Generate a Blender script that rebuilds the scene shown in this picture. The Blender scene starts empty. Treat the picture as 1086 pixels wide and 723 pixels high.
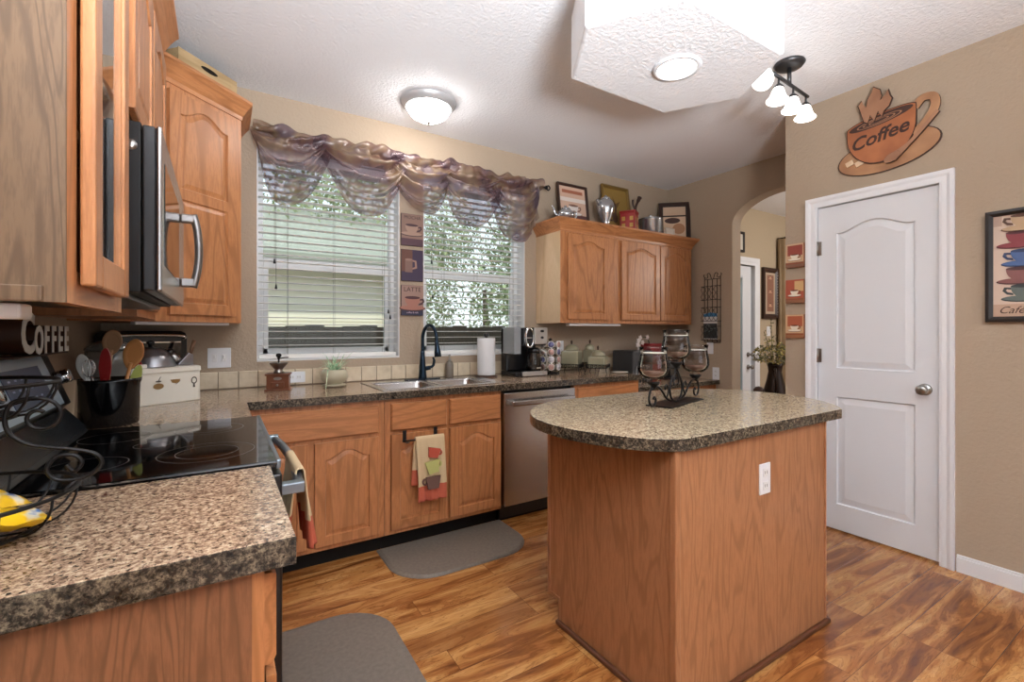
import bpy, bmesh, math, random
from mathutils import Vector, Matrix, noise
R = math.radians
PI = math.pi
scene = bpy.context.scene
col = scene.collection

# ------------------------------------------------------------------ camera, world, lights, exposure
H = 1.256
YAW = 1.0105
cam_d = bpy.data.cameras.new('camera'); cam = bpy.data.objects.new('camera', cam_d); col.objects.link(cam)
cam_d.sensor_width = 36.0; cam_d.lens = 493.0/1086*36; cam_d.shift_y = -10/1086; cam_d.clip_start = 0.02
cam.location = (0, 0, H); cam.rotation_euler = (PI/2, 0, YAW-PI/2)
scene.camera = cam
scene.view_settings.view_transform = 'Standard'; scene.view_settings.look = 'None'
scene.view_settings.gamma = 1.0; scene.view_settings.use_curve_mapping = False
scene.view_settings.exposure = 0.0

w = bpy.data.worlds.new('world'); scene.world = w; w.use_nodes = True
wn = w.node_tree.nodes; wl = w.node_tree.links; wn.clear()
wo = wn.new('ShaderNodeOutputWorld'); wb = wn.new('ShaderNodeBackground'); wl.new(wb.outputs[0], wo.inputs[0])
wtc = wn.new('ShaderNodeTexCoord'); wsep = wn.new('ShaderNodeSeparateXYZ'); wl.new(wtc.outputs['Generated'], wsep.inputs[0])
wr = wn.new('ShaderNodeValToRGB'); wl.new(wsep.outputs[2], wr.inputs[0]); wl.new(wr.outputs[0], wb.inputs[0])
wr.color_ramp.elements[0].position = 0.0; wr.color_ramp.elements[0].color = (.92, .95, 1, 1)
wr.color_ramp.elements[1].position = 0.7; wr.color_ramp.elements[1].color = (.62, .78, 1, 1)
wb.inputs[1].default_value = 1.35

def add_light(name, kind, loc, rot, energy, color, size=None, sy=None):
    l = bpy.data.lights.new(name, kind); l.energy = energy; l.color = color
    if kind == 'AREA':
        l.shape = 'RECTANGLE'; l.size = size; l.size_y = sy or size
    elif kind == 'SUN': l.angle = R(2)
    else: l.shadow_soft_size = size or .1
    o = bpy.data.objects.new(name, l); col.objects.link(o); o.location = loc; o.rotation_euler = rot
    return o
add_light('sun', 'SUN', (0, -10, 20), (R(38), 0, R(-25)), 3.0, (1, .95, .86))
# daylight from the big patio window and the living room windows behind the camera
add_light('patio_daylight', 'AREA', (1.4, -3.85, 1.35), (R(90), 0, 0), 24, (.93, .97, 1), 3.2, 2.1)
# unseen fill lamp added overhead behind the camera
add_light('added_rear_fill', 'AREA', (1.2, -1.6, 2.70), (0, 0, 0), 14, (1, .98, .96), 1.2, 1.2)
# unseen lamp added behind the camera to bounce light off the ceiling
up = add_light('added_ceiling_bounce', 'AREA', (0.25, -1.25, 1.35), (R(148), 0, R(-12)), 190, (.89, .945, 1), .7, .7); up.data.spread = R(115)
add_light('added_dining_fill', 'POINT', (5.6, 1.2, 2.1), (0, 0, 0), 70, (1, .94, .86), .2)  # unseen lamp added to brighten the dining room

# ------------------------------------------------------------------ colour + materials
def lin(c): return c/12.92 if c <= .04045 else ((c+.055)/1.055)**2.4
def C(h):
    h = h.lstrip('#'); return tuple(lin(int(h[i:i+2], 16)/255) for i in (0, 2, 4)) + (1,)
def base_mat(name, color, rough=.5, metal=0, spec=.5, **kw):
    m = bpy.data.materials.new(name); m.use_nodes = True
    b = m.node_tree.nodes['Principled BSDF']
    b.inputs['Base Color'].default_value = C(color) if isinstance(color, str) else color
    b.inputs['Roughness'].default_value = rough; b.inputs['Metallic'].default_value = metal
    b.inputs['Specular IOR Level'].default_value = spec
    for k, v in kw.items(): b.inputs[k.replace('_', ' ')].default_value = v
    return m
def nodes(m): return m.node_tree.nodes, m.node_tree.links, m.node_tree.nodes['Principled BSDF']
def coords(m, scale=(1, 1, 1), rot=(0, 0, 0), space='Object'):
    n, l, b = nodes(m); tc = n.new('ShaderNodeTexCoord'); mp = n.new('ShaderNodeMapping')
    l.new(tc.outputs[space], mp.inputs[0]); mp.inputs['Scale'].default_value = scale; mp.inputs['Rotation'].default_value = rot
    return mp.outputs[0]
def noise_n(m, vec, scale, detail=3, rough=.5, dist=0):
    n, l, b = nodes(m); t = n.new('ShaderNodeTexNoise'); l.new(vec, t.inputs['Vector'])
    t.inputs['Scale'].default_value = scale; t.inputs['Detail'].default_value = detail
    t.inputs['Roughness'].default_value = rough; t.inputs['Distortion'].default_value = dist
    return t.outputs['Fac']
def ramp(m, fac, stops, interp='LINEAR'):
    n, l, b = nodes(m); r = n.new('ShaderNodeValToRGB'); l.new(fac, r.inputs[0]); r.color_ramp.interpolation = interp
    e = r.color_ramp.elements
    while len(e) < len(stops): e.new(.5)
    for i, (p, c) in enumerate(stops): e[i].position = p; e[i].color = C(c) if isinstance(c, str) else c
    return r.outputs[0]
def math_n(m, op, a, b_=None):
    n, l, b = nodes(m); t = n.new('ShaderNodeMath'); t.operation = op
    for i, x in enumerate((a, b_)):
        if x is None: continue
        if isinstance(x, (int, float)): t.inputs[i].default_value = x
        else: l.new(x, t.inputs[i])
    return t.outputs[0]
def mix_c(m, fac, a, b_, mode='MIX'):
    n, l, b = nodes(m); t = n.new('ShaderNodeMix'); t.data_type = 'RGBA'; t.blend_type = mode
    for i, x in ((0, fac), (6, a), (7, b_)):
        if isinstance(x, (int, float)): t.inputs[i].default_value = x
        elif isinstance(x, str): t.inputs[i].default_value = C(x)
        elif isinstance(x, tuple): t.inputs[i].default_value = x
        else: l.new(x, t.inputs[i])
    return t.outputs[2]
def bump(m, h, strength=.3, dist=.01):
    n, l, b = nodes(m); t = n.new('ShaderNodeBump'); l.new(h, t.inputs['Height'])
    t.inputs['Strength'].default_value = strength; t.inputs['Distance'].default_value = dist
    l.new(t.outputs[0], b.inputs['Normal'])
def setc(m, c): n, l, b = nodes(m); l.new(c, b.inputs['Base Color'])

def oak(name, light='#c8895a', dark='#8f5530', axis='z', rough=.38, rings=9, big=1.0, soft=.62):
    m = base_mat(name, light, rough, spec=.45)
    sc = {'z': (1, 1, .13), 'x': (.13, 1, 1), 'y': (1, .13, 1)}[axis]
    v = coords(m, sc)
    n, l, b = nodes(m); oi = n.new('ShaderNodeObjectInfo'); va = n.new('ShaderNodeVectorMath'); va.operation = 'ADD'
    vs = n.new('ShaderNodeVectorMath'); vs.operation = 'SCALE'; vs.inputs['Scale'].default_value = 17
    cmb = n.new('ShaderNodeCombineXYZ'); [l.new(oi.outputs['Random'], cmb.inputs[i]) for i in range(3)]
    l.new(cmb.outputs[0], vs.inputs[0]); l.new(v, va.inputs[0]); l.new(vs.outputs[0], va.inputs[1]); v = va.outputs[0]
    f = noise_n(m, v, 3.0*big, 3, .42, .4)
    k = math_n(m, 'PINGPONG', math_n(m, 'MULTIPLY', f, rings*4.2), 1.0)
    fine = noise_n(m, v, 120, 3, .7)
    c1 = ramp(m, k, [(0, dark), (.10, dark), (.42, light), (1, light)])
    c2 = mix_c(m, math_n(m, 'MULTIPLY', ramp_f(m, fine, .44, .62), .6), c1, dark)
    c3 = mix_c(m, soft, light, c2)
    big_v = noise_n(m, v, 1.3, 1)
    c4 = mix_c(m, math_n(m, 'MULTIPLY', big_v, .35), c3, light)
    setc(m, c4); bump(m, fine, .06, .002)
    return m
def ramp_f(m, fac, a, b_):
    n, l, b = nodes(m); t = n.new('ShaderNodeMapRange'); l.new(fac, t.inputs[0]); t.inputs[1].default_value = a; t.inputs[2].default_value = b_
    return t.outputs[0]

M = {}
OAKL, OAKD = '#b87d50', '#83502f'
M['oak'] = oak('oak_vertical', OAKL, OAKD)
M['oak_h'] = oak('oak_horizontal', OAKL, OAKD, 'x')
M['oak_hy'] = oak('oak_horizontal_y', OAKL, OAKD, 'y')
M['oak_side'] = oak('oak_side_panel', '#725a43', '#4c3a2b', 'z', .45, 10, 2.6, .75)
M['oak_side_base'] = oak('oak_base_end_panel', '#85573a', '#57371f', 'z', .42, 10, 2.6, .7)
M['oak_base'] = oak('oak_base_cabinets', '#b5774a', '#80502c')
M['oak_base_h'] = oak('oak_base_cabinets_horizontal', '#b5774a', '#80502c', 'x')
M['oak_island'] = oak('oak_island', '#a87450', '#794d2e', 'z', .4, 6, 2.2, .6)
def make_granite(name, stops, edge=False):
    m = base_mat(name, '#9c866c', .13, spec=.5)
    v = coords(m, (1, 1, 1))
    a = noise_n(m, v, 105, 4, .75, .3); b2 = noise_n(m, v, 34, 3, .6)
    s = math_n(m, 'ADD', math_n(m, 'MULTIPLY', a, .75), math_n(m, 'MULTIPLY', b2, .25))
    c = ramp(m, s, stops)
    d = noise_n(m, v, 130, 2, .5)
    c = mix_c(m, ramp_f(m, d, .60, .66), c, '#2f2620')
    setc(m, c)
    return m
M['counter'] = make_granite('speckled_laminate', [(.30, '#33281f'), (.42, '#6b5443'), (.49, '#9b806a'), (.55, '#b99f84'), (.64, '#d6c3a8')])
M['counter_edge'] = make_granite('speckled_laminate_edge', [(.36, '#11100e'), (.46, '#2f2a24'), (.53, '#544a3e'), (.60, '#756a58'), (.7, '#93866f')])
M['counter_light'] = make_granite('speckled_laminate_island', [(.30, '#51463a'), (.42, '#857462'), (.49, '#ab9a80'), (.55, '#c4b598'), (.64, '#dccfb4')])

def paint(name, color, rough, bs, bstr, det=3):
    m = base_mat(name, color, rough, spec=.3); v = coords(m); h = noise_n(m, v, bs, det, .55)
    bump(m, h, bstr, .01); return m
M['wall'] = paint('tan_wall_paint', '#a99783', .75, 55, .35)
M['wall_warm'] = paint('tan_wall_paint_dining', '#b5a48b', .75, 55, .3)
M['ceiling'] = paint('ceiling_paint', '#ebecef', .9, 60, .55, 4)
M['white'] = base_mat('white_trim_paint', '#e6e8ec', .35)
M['white_door'] = base_mat('white_door_paint', '#dfe2e7', .42)
M['vinyl'] = base_mat('white_vinyl', '#e4e5e6', .4)
M['blind'] = base_mat('blind_slat', '#f4f3ef', .4)
M['steel'] = base_mat('stainless_steel', '#b5b3b2', .26, 1)
M['steel_b'] = base_mat('brushed_steel', '#c2c0be', .24, 1)
M['chrome'] = base_mat('chrome', '#d4d6d8', .1, 1)
M['nickel'] = base_mat('satin_nickel', '#9b9894', .28, 1)
M['blackm'] = base_mat('black_iron', '#1c1a1a', .42, .6)
M['black'] = base_mat('black_plastic', '#141416', .3)
M['blackgl'] = base_mat('black_ceramic_glass', '#07080a', .05, spec=.7)
M['burner'] = base_mat('burner_ring_print', '#77706a', .3)
M['navy'] = base_mat('dark_blue_metal', '#243342', .25, .8)
M['kick'] = base_mat('black_toe_kick', '#15100d', .7, spec=.2)
M['bulb'] = base_mat('lit_frosted_glass', '#ffffff', .4); nodes(M['bulb'])[2].inputs['Emission Color'].default_value = (1, .97, .94, 1); nodes(M['bulb'])[2].inputs['Emission Strength'].default_value = 38
M['bulb_track'] = base_mat('lit_frosted_glass_shade', '#ffffff', .4); nodes(M['bulb_track'])[2].inputs['Emission Color'].default_value = (1, .93, .84, 1); nodes(M['bulb_track'])[2].inputs['Emission Strength'].default_value = 3.5
M['can'] = base_mat('lit_lens', '#ffffff', .4); nodes(M['can'])[2].inputs['Emission Color'].default_value = (1, .96, .9, 1); nodes(M['can'])[2].inputs['Emission Strength'].default_value = 22

def glass_mat(name, color=(1, 1, 1, 1), alpha=.12, rough=.02):
    m = bpy.data.materials.new(name); m.use_nodes = True; n = m.node_tree.nodes; l = m.node_tree.links; n.clear()
    o = n.new('ShaderNodeOutputMaterial'); t = n.new('ShaderNodeBsdfTransparent'); t.inputs[0].default_value = color
    g = n.new('ShaderNodeBsdfGlossy'); g.inputs['Roughness'].default_value = rough; g.inputs[0].default_value = (1, 1, 1, 1)
    f = n.new('ShaderNodeFresnel'); f.inputs[0].default_value = 1.22
    a = n.new('ShaderNodeMath'); a.operation = 'ADD'; l.new(f.outputs[0], a.inputs[0]); a.inputs[1].default_value = alpha; a.use_clamp = True
    mx = n.new('ShaderNodeMixShader'); l.new(a.outputs[0], mx.inputs[0]); l.new(t.outputs[0], mx.inputs[1]); l.new(g.outputs[0], mx.inputs[2])
    l.new(mx.outputs[0], o.inputs[0]); return m
M['pane'] = glass_mat('window_pane', (.97, 1, .98, 1), 0)
M['glass'] = glass_mat('clear_glass', (.93, .93, .93, 1), 0)
M['glass_dark'] = glass_mat('smoked_carafe_glass', (.30, .30, .31, 1), .05)
M['glass_door'] = glass_mat('cabinet_door_glass', (.5, .5, .5, 1), .35, .03)

# floor: planks along X
def make_floor():
    m = base_mat('wood_plank_floor', '#b07840', .2, spec=.5)
    n, l, b = nodes(m)
    v = coords(m, (1, 1, 1))
    br = n.new('ShaderNodeTexBrick'); l.new(v, br.inputs['Vector'])
    br.offset = .37; br.offset_frequency = 3
    br.inputs['Color1'].default_value = (0, 0, 0, 1); br.inputs['Color2'].default_value = (1, 1, 1, 1); br.inputs['Mortar'].default_value = (.5, .5, .5, 1)
    br.inputs['Scale'].default_value = 1; br.inputs['Mortar Size'].default_value = .0009; br.inputs['Mortar Smooth'].default_value = 0
    br.inputs['Bias'].default_value = 0; br.inputs['Brick Width'].default_value = 1.2; br.inputs['Row Height'].default_value = .13
    bw = n.new('ShaderNodeRGBToBW'); l.new(br.outputs[0], bw.inputs[0])
    cmb = n.new('ShaderNodeCombineXYZ'); l.new(bw.outputs[0], cmb.inputs[0]); l.new(bw.outputs[0], cmb.inputs[2])
    vs = n.new('ShaderNodeVectorMath'); vs.operation = 'SCALE'; vs.inputs['Scale'].default_value = 31; l.new(cmb.outputs[0], vs.inputs[0])
    mp = coords(m, (.16, 1, 1)); va = n.new('ShaderNodeVectorMath'); l.new(mp, va.inputs[0]); l.new(vs.outputs[0], va.inputs[1]); vv = va.outputs[0]
    f = noise_n(m, vv, 11, 4, .6, 1.0); k = math_n(m, 'PINGPONG', math_n(m, 'MULTIPLY', f, 24), 1.0)
    fine = noise_n(m, vv, 90, 3, .7)
    c = ramp(m, f, [(.30, '#5c3319'), (.42, '#8c542a'), (.52, '#b07740'), (.68, '#cf9a5e')])
    c = mix_c(m, math_n(m, 'MULTIPLY', ramp_f(m, k, .30, 0.0), .55), c, '#633819')
    c = mix_c(m, math_n(m, 'MULTIPLY', ramp_f(m, fine, .45, .7), .35), c, '#8a5629')
    c = mix_c(m, ramp_f(m, bw.outputs[0], .62, 1.0), c, mix_c(m, .45, c, '#6b3a20'))
    c = mix_c(m, br.outputs['Fac'], c, '#54301a')
    setc(m, c); bump(m, math_n(m, 'SUBTRACT', 1.0, br.outputs['Fac']), .2, .002)
    return m
M['floor'] = make_floor()

# ------------------------------------------------------------------ geometry helpers
class MB:
    """collects geometry; several materials allowed, current one by .m"""
    def __init__(s): s.bm = bmesh.new(); s.mats = []; s.cur = 0
    def use(s, mat):
        if mat not in s.mats: s.mats.append(mat)
        s.cur = s.mats.index(mat); return s
    def _face(s, vs, smooth=False):
        try: f = s.bm.faces.new(vs)
        except ValueError: return None
        f.material_index = s.cur; f.smooth = smooth; return f
    def box(s, x0, x1, y0, y1, z0, z1, bev=0, rot=None, seg=2):
        t = bmesh.new(); bmesh.ops.create_cube(t, size=1)
        for v in t.verts: v.co = Vector(((x0+x1)/2+v.co.x*(x1-x0), (y0+y1)/2+v.co.y*(y1-y0), (z0+z1)/2+v.co.z*(z1-z0)))
        if bev > 0:
            bmesh.ops.bevel(t, geom=list(t.edges), offset=min(bev, .49*min(abs(x1-x0), abs(y1-y0), abs(z1-z0))), segments=seg, profile=.5, affect='EDGES')
        if rot is not None: bmesh.ops.transform(t, matrix=rot, verts=t.verts)
        s.merge(t, False); return s
    def merge(s, t, smooth=None):
        mp = {}
        for v in t.verts: mp[v] = s.bm.verts.new(v.co)
        for f in t.faces:
            g = s._face([mp[v] for v in f.verts], f.smooth if smooth is None else smooth)
        t.free()
    def lathe(s, prof, cx=0, cy=0, cz=0, seg=28, mat=None, arc=None, smooth=True):
        """prof: list of (r,z); about the z axis at (cx,cy,cz); mat: extra Matrix"""
        rings = []
        for r, z in prof:
            if r < 1e-5:
                p = Vector((0, 0, z)); ring = [p]
            else: ring = [Vector((r*math.cos(2*PI*i/seg), r*math.sin(2*PI*i/seg), z)) for i in range(seg)]
            rr = []
            for p in ring:
                if mat is not None: p = mat @ p
                rr.append(s.bm.verts.new(p+Vector((cx, cy, cz))))
            rings.append(rr)
        for a, b in zip(rings, rings[1:]):
            for i in range(seg):
                j = (i+1) % seg
                if len(a) == 1 and len(b) == 1: continue
                if len(a) == 1: s._face([a[0], b[j], b[i]], smooth)
                elif len(b) == 1: s._face([a[i], a[j], b[0]], smooth)
                else: s._face([a[i], a[j], b[j], b[i]], smooth)
        for rr, flip in ((rings[0], 1), (rings[-1], 0)):
            if len(rr) > 1: s._face(rr[::-1] if flip else rr)
        return s
    def tube(s, pts, r, seg=8, cap=True, closed=False):
        pts = [Vector(p) for p in pts]; n = len(pts); rings = []
        rad = r if isinstance(r, (list, tuple)) else [r]*n
        up = None
        for i, p in enumerate(pts):
            a = pts[(i-1) % n] if (i > 0 or closed) else p; b = pts[(i+1) % n] if (i < n-1 or closed) else p
            t = (b-a)
            if t.length < 1e-9: t = Vector((0, 0, 1))
            t.normalize()
            if up is None:
                up = Vector((0, 0, 1)) if abs(t.z) < .9 else Vector((1, 0, 0))
            u = t.cross(up)
            if u.length < 1e-6: u = t.cross(Vector((1, .3, .2)))
            u.normalize(); v = u.cross(t).normalized(); up = v
            rings.append([s.bm.verts.new(p+(u*math.cos(2*PI*k/seg)+v*math.sin(2*PI*k/seg))*rad[i]) for k in range(seg)])
        m_ = n if closed else n-1
        for i in range(m_):
            a, b = rings[i], rings[(i+1) % n]
            for k in range(seg): s._face([a[k], a[(k+1) % seg], b[(k+1) % seg], b[k]], True)
        if cap and not closed: s._face(rings[0][::-1]); s._face(rings[-1])
        return s
    def prism(s, poly, a, b, axis='y', bev=0):
        """poly: 2-D list; extruded from a to b along axis; poly coords are the other two axes in order"""
        def P(u, v, w):
            return {'y': (u, w, v), 'x': (w, u, v), 'z': (u, v, w)}[axis]
        t = bmesh.new()
        A = [t.verts.new(P(u, v, a)) for u, v in poly]; B = [t.verts.new(P(u, v, b)) for u, v in poly]
        n = len(poly); t.faces.new(A); t.faces.new(B[::-1])
        for i in range(n):
            j = (i+1) % n; t.faces.new([A[i], B[i], B[j], A[j]])
        bmesh.ops.recalc_face_normals(t, faces=t.faces)
        if bev > 0:
            es = [e for e in t.edges if abs(getattr(e.verts[0].co, axis)-getattr(e.verts[1].co, axis)) < 1e-6]
            bmesh.ops.bevel(t, geom=es, offset=bev, segments=2, profile=.5, affect='EDGES')
        s.merge(t, False); return s
    def rings(s, rs, cap0=False, cap1=True, smooth=False):
        """list of rings (same length) of 3-D points, closed loops"""
        V = [[s.bm.verts.new(p) for p in r] for r in rs]; n = len(V[0])
        for a, b in zip(V, V[1:]):
            for i in range(n): s._face([a[i], a[(i+1) % n], b[(i+1) % n], b[i]], smooth)
        if cap0: s._face(V[0][::-1])
        if cap1: s._face(V[-1])
        return s
    def grid(s, fn, nu, nv, smooth=True):
        V = [[s.bm.verts.new(fn(i/nu, j/nv)) for j in range(nv+1)] for i in range(nu+1)]
        for i in range(nu):
            for j in range(nv): s._face([V[i][j], V[i+1][j], V[i+1][j+1], V[i][j+1]], smooth)
        return s
    def poly(s, pts):
        s._face([s.bm.verts.new(p) for p in pts]); return s
    def build(s, name, mat=None, parent=None, loc=None, rotz=0, recalc=True):
        me = bpy.data.meshes.new(name)
        if recalc: bmesh.ops.recalc_face_normals(s.bm, faces=s.bm.faces)
        s.bm.to_mesh(me); s.bm.free()
        for m_ in (s.mats or ([mat] if mat else [])): me.materials.append(m_)
        o = bpy.data.objects.new(name, me); col.objects.link(o)
        if parent: o.parent = parent
        if loc is not None: o.location = loc
        if rotz: o.rotation_euler = (0, 0, rotz)
        return o
def solidify(o, t, off=-1):
    md = o.modifiers.new('solidify', 'SOLIDIFY'); md.thickness = t; md.offset = off; return o
def subsurf(o, n=1):
    md = o.modifiers.new('subsurf', 'SUBSURF'); md.levels = n; md.render_levels = n; return o
def tag(o, label, cat, group=None):
    o['label'] = label; o['category'] = cat
    if group: o['group'] = group
    return o
def thing(name, label, cat, loc=(0, 0, 0), rotz=0, group=None):
    o = bpy.data.objects.new(name, None); col.objects.link(o); o.location = loc; o.rotation_euler = (0, 0, rotz)
    o.empty_display_size = .05
    return tag(o, label, cat, group)
def struct(o): o['kind'] = 'structure'; return o
def text(s, size, extrude, mat, parent, loc, rot, name='lettering', offset=0, shear=0, align='CENTER', sx=1):
    cu = bpy.data.curves.new('text', 'FONT'); cu.body = s; cu.size = size; cu.extrude = extrude; cu.offset = offset; cu.shear = shear
    cu.align_x = align; cu.align_y = 'CENTER'; cu.resolution_u = 3
    t = bpy.data.objects.new('text', cu); col.objects.link(t)
    bpy.context.view_layer.update()
    dg = bpy.context.evaluated_depsgraph_get(); me = bpy.data.meshes.new_from_object(t.evaluated_get(dg))
    bpy.data.objects.remove(t); bpy.data.curves.remove(cu)
    me.materials.clear(); me.materials.append(mat)
    o = bpy.data.objects.new(name, me); col.objects.link(o); o.parent = parent; o.location = loc; o.rotation_euler = rot; o.scale = (sx, 1, 1)
    return o
FR = (PI/2, 0, 0)          # text facing local -Y
def ell(cx, cy, rx, ry, n=20, a0=0, a1=2*PI):
    return [(cx+rx*math.cos(a0+(a1-a0)*i/(n if a1-a0 >= 2*PI-1e-6 else n-1)), cy+ry*math.sin(a0+(a1-a0)*i/(n if a1-a0 >= 2*PI-1e-6 else n-1))) for i in range(n)]
def smooth_pts(pts, k=6):
    """Catmull-Rom"""
    P = [Vector(p) for p in pts]; out = []
    for i in range(len(P)-1):
        a = P[max(i-1, 0)]; b = P[i]; c = P[i+1]; d = P[min(i+2, len(P)-1)]
        for j in range(k):
            t = j/k
            out.append(.5*((2*b)+(c-a)*t+(2*a-5*b+4*c-d)*t*t+(3*b-a-3*c+d)*t**3))
    out.append(P[-1]); return out

# raised panel cell: local frame x right, z up, front toward -y. y0 = back plane, t = thickness
def arch_outline(x0, x1, z0, z1, drop, n=16, inset=0):
    """closed outline, bottom-left, bottom-right, then over the arched top right->left"""
    x0 += inset; x1 -= inset; z0 += inset; z1 -= inset
    pts = [(x0, z0), (x1, z0)]
    for i in range(n+1):
        u = 1-2*i/n
        k = abs(u)
        hgt = 0 if k > .86 else (.5+.5*math.cos(PI*k/.86))**.72
        pts.append((x0+(x1-x0)*(1-i/n), z1-drop*(1-hgt)))
    return pts
def cell_outer(x0, x1, z0, z1, n=16):
    pts = [(x0, z0), (x1, z0)]
    for i in range(n+1): pts.append((x1+(x0-x1)*i/n, z1))
    return pts
def panel_cell(mb, ox0, ox1, oz0, oz1, ix0, ix1, iz0, iz1, yf, drop=0, rec=.008, field=.028, rise=.006, edge=.003, edges=True):
    y = lambda pts, yy: [(a, yy, b) for a, b in pts]
    rs = []
    if edges:
        rs += [y(cell_outer(ox0, ox1, oz0, oz1), yf+.016), y(cell_outer(ox0, ox1, oz0, oz1), yf+edge), y(cell_outer(ox0+edge, ox1-edge, oz0+edge, oz1-edge), yf)]
    else: rs += [y(cell_outer(ox0, ox1, oz0, oz1), yf)]
    rs += [y(arch_outline(ix0, ix1, iz0, iz1, drop), yf), y(arch_outline(ix0, ix1, iz0, iz1, drop, inset=.004), yf+rec),
           y(arch_outline(ix0, ix1, iz0, iz1, drop, inset=.010), yf+rec),
           y(arch_outline(ix0, ix1, iz0, iz1, drop, inset=field), yf+rec-rise)]
    mb.rings(rs)
def door_local(name, w_, h, mat, parent, x, z, yf, arch=True, t=.019, stile=.052):
    """cabinet door with lower-left front corner at (x, z), front face at y=yf; a child object with origin there"""
    mb = MB(); mb.use(mat)
    panel_cell(mb, 0, w_, 0, h, stile, w_-stile, stile, h-(.045 if arch else stile), -t, drop=.045 if arch else 0)
    o = mb.build(name, None, parent, (x, yf+t, z)); return o
def drawer_local(w_, h, mat, parent, x, z, yf, t=.019, name='drawer_front'):
    mb = MB(); mb.use(mat)
    mb.rings([[(0, 0, 0), (w_, 0, 0), (w_, 0, h), (0, 0, h)], [(0, -t+.007, 0), (w_, -t+.007, 0), (w_, -t+.007, h), (0, -t+.007, h)],
              [(.008, -t, .008), (w_-.008, -t, .008), (w_-.008, -t, h-.008), (.008, -t, h-.008)]])
    return mb.build(name, None, parent, (x, yf+t, z))

# ================================================================== SETTING
CZ = 2.736; YW = 3.26; XL = -.54; XA = 3.975; XP = 3.277; YB = -4.0
mb = MB(); mb.use(M['floor']).box(XL-.15, 8.2, YB-.15, 3.5, -.1, 0); struct(mb.build('floor'))
mb = MB(); mb.use(M['ceiling']).box(XL-.15, 8.2, YB-.15, 3.5, CZ, CZ+.12); struct(mb.build('ceiling'))
# window wall with two openings
W1 = (.19, 1.09); W2 = (1.272, 2.172); WZ = (1.07, 2.40)
mb = MB(); mb.use(M['wall'])
for a, b in ((XL-.15, W1[0]), (W1[1], W2[0]), (W2[1], XA+.13)): mb.box(a, b, YW, YW+.16, 0, CZ)
for a, b in (W1, W2): mb.box(a, b, YW, YW+.16, 0, WZ[0]); mb.box(a, b, YW, YW+.16, WZ[1], CZ)
struct(mb.build('wall_back'))
mb = MB(); mb.use(M['wall']).box(XL-.15, XL, YB, YW, 0, CZ); struct(mb.build('wall_left'))
# rear wall with a wide patio opening
mb = MB(); mb.use(M['wall']).box(XL, -.3, YB-.15, YB, 0, CZ).box(3.1, XP+.1, YB-.15, YB, 0, CZ).box(-.3, 3.1, YB-.15, YB, 2.45, CZ).box(-.3, 3.1, YB-.15, YB, 0, .25)
struct(mb.build('wall_front'))
# pantry wall with door opening
DY0, DY1, DZ = .895, 1.503, 2.055
mb = MB(); mb.use(M['wall'])
mb.box(XP, XP+.11, YB, DY0-.012, 0, CZ).box(XP, XP+.11, DY1+.012, 1.70, 0, CZ).box(XP, XP+.11, DY0-.012, DY1+.012, DZ+.012, CZ)
mb.box(XP+.11, XA+.01, 1.59, 1.70, 0, CZ)
struct(mb.build('wall_pantry'))
# arch wall
mb = MB(); mb.use(M['wall'])
ya, yc, ra, rb, zs = 2.537, 2.115, .422, .222, 2.238
prof = [(YW, 0), (YW, CZ), (1.60, CZ), (1.60, 0), (yc-ra, 0), (yc-ra, zs)] + [(yc-ra*math.cos(PI*i/24), zs+rb*math.sin(PI*i/24)) for i in range(1, 24)] + [(ya, zs), (ya, 0)]
mb.prism(prof, XA, XA+.13, 'x'); struct(mb.build('wall_right'))
# dining side
mb = MB(); mb.use(M['wall_warm']).box(XA+.13, 5.0, 3.21, 3.42, 0, CZ).box(5.5, 8.2, 3.21, 3.42, 0, CZ).box(5.0, 5.5, 3.21, 3.42, 2.05, CZ); struct(mb.build('wall_dining'))
mb = MB(); mb.use(M['wall_warm']).box(8.05, 8.2, YB, 3.4, 0, CZ); struct(mb.build('wall_dining_far'))
# soffit box over the island
mb = MB(); mb.use(M['ceiling'])
hexa = [(1.40, 1.705), (2.04, 1.705), (2.237, 1.384), (2.04, 1.065), (1.40, 1.065), (1.205, 1.384)]
mb.prism(hexa, 2.44, CZ+.01, 'z', bev=.012); o = mb.build('ceiling_soffit'); struct(o)
# baseboards
def baseboard(name, x0, x1, y0, y1, side):
    mb = MB(); mb.use(M['white']); mb.box(x0, x1, y0, y1, 0, .075, .002); mb.box(x0+(.005 if side == 'x' else 0), x1, y0+(.005 if side == 'y' else 0), y1, .075, .09, .003); return struct(mb.build(name))
baseboard('baseboard_pantry', XP-.014, XP, YB, .826, 'x')
baseboard('baseboard_pantry_corner', XP-.014, XP, 1.572, 1.70, 'x')
baseboard('baseboard_right', XA-.014, XA, ya, 2.62, 'x')
baseboard('baseboard_dining', 5.6, 8.0, 3.196, 3.21, 'y')

# backsplash tiles along window wall
tm = base_mat('tumbled_travertine', '#c0b097', .5); v = coords(tm)
f = noise_n(tm, v, 14, 4, .6); g = noise_n(tm, v, 3, 1)
setc(tm, mix_c(tm, .5, ramp(tm, f, [(.3, '#ab9a80'), (.5, '#cdbda3'), (.7, '#e0d4bd')]), ramp(tm, g, [(.3, '#c2ad90'), (.7, '#ddd0b8')]))); bump(tm, f, .3, .003)
grout = base_mat('grout', '#7a6d5c', .8)
mb = MB(); mb.use(grout).box(XL, 3.90, YW-.007, YW, .916, 1.013); mb.use(tm)
x = -.53
random.seed(4)
while x < 3.88:
    mb.box(x, x+.1, YW-.011, YW, .918, 1.016, .003); x += .104
mb.build('trim_1')['kind'] = 'structure'

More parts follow.
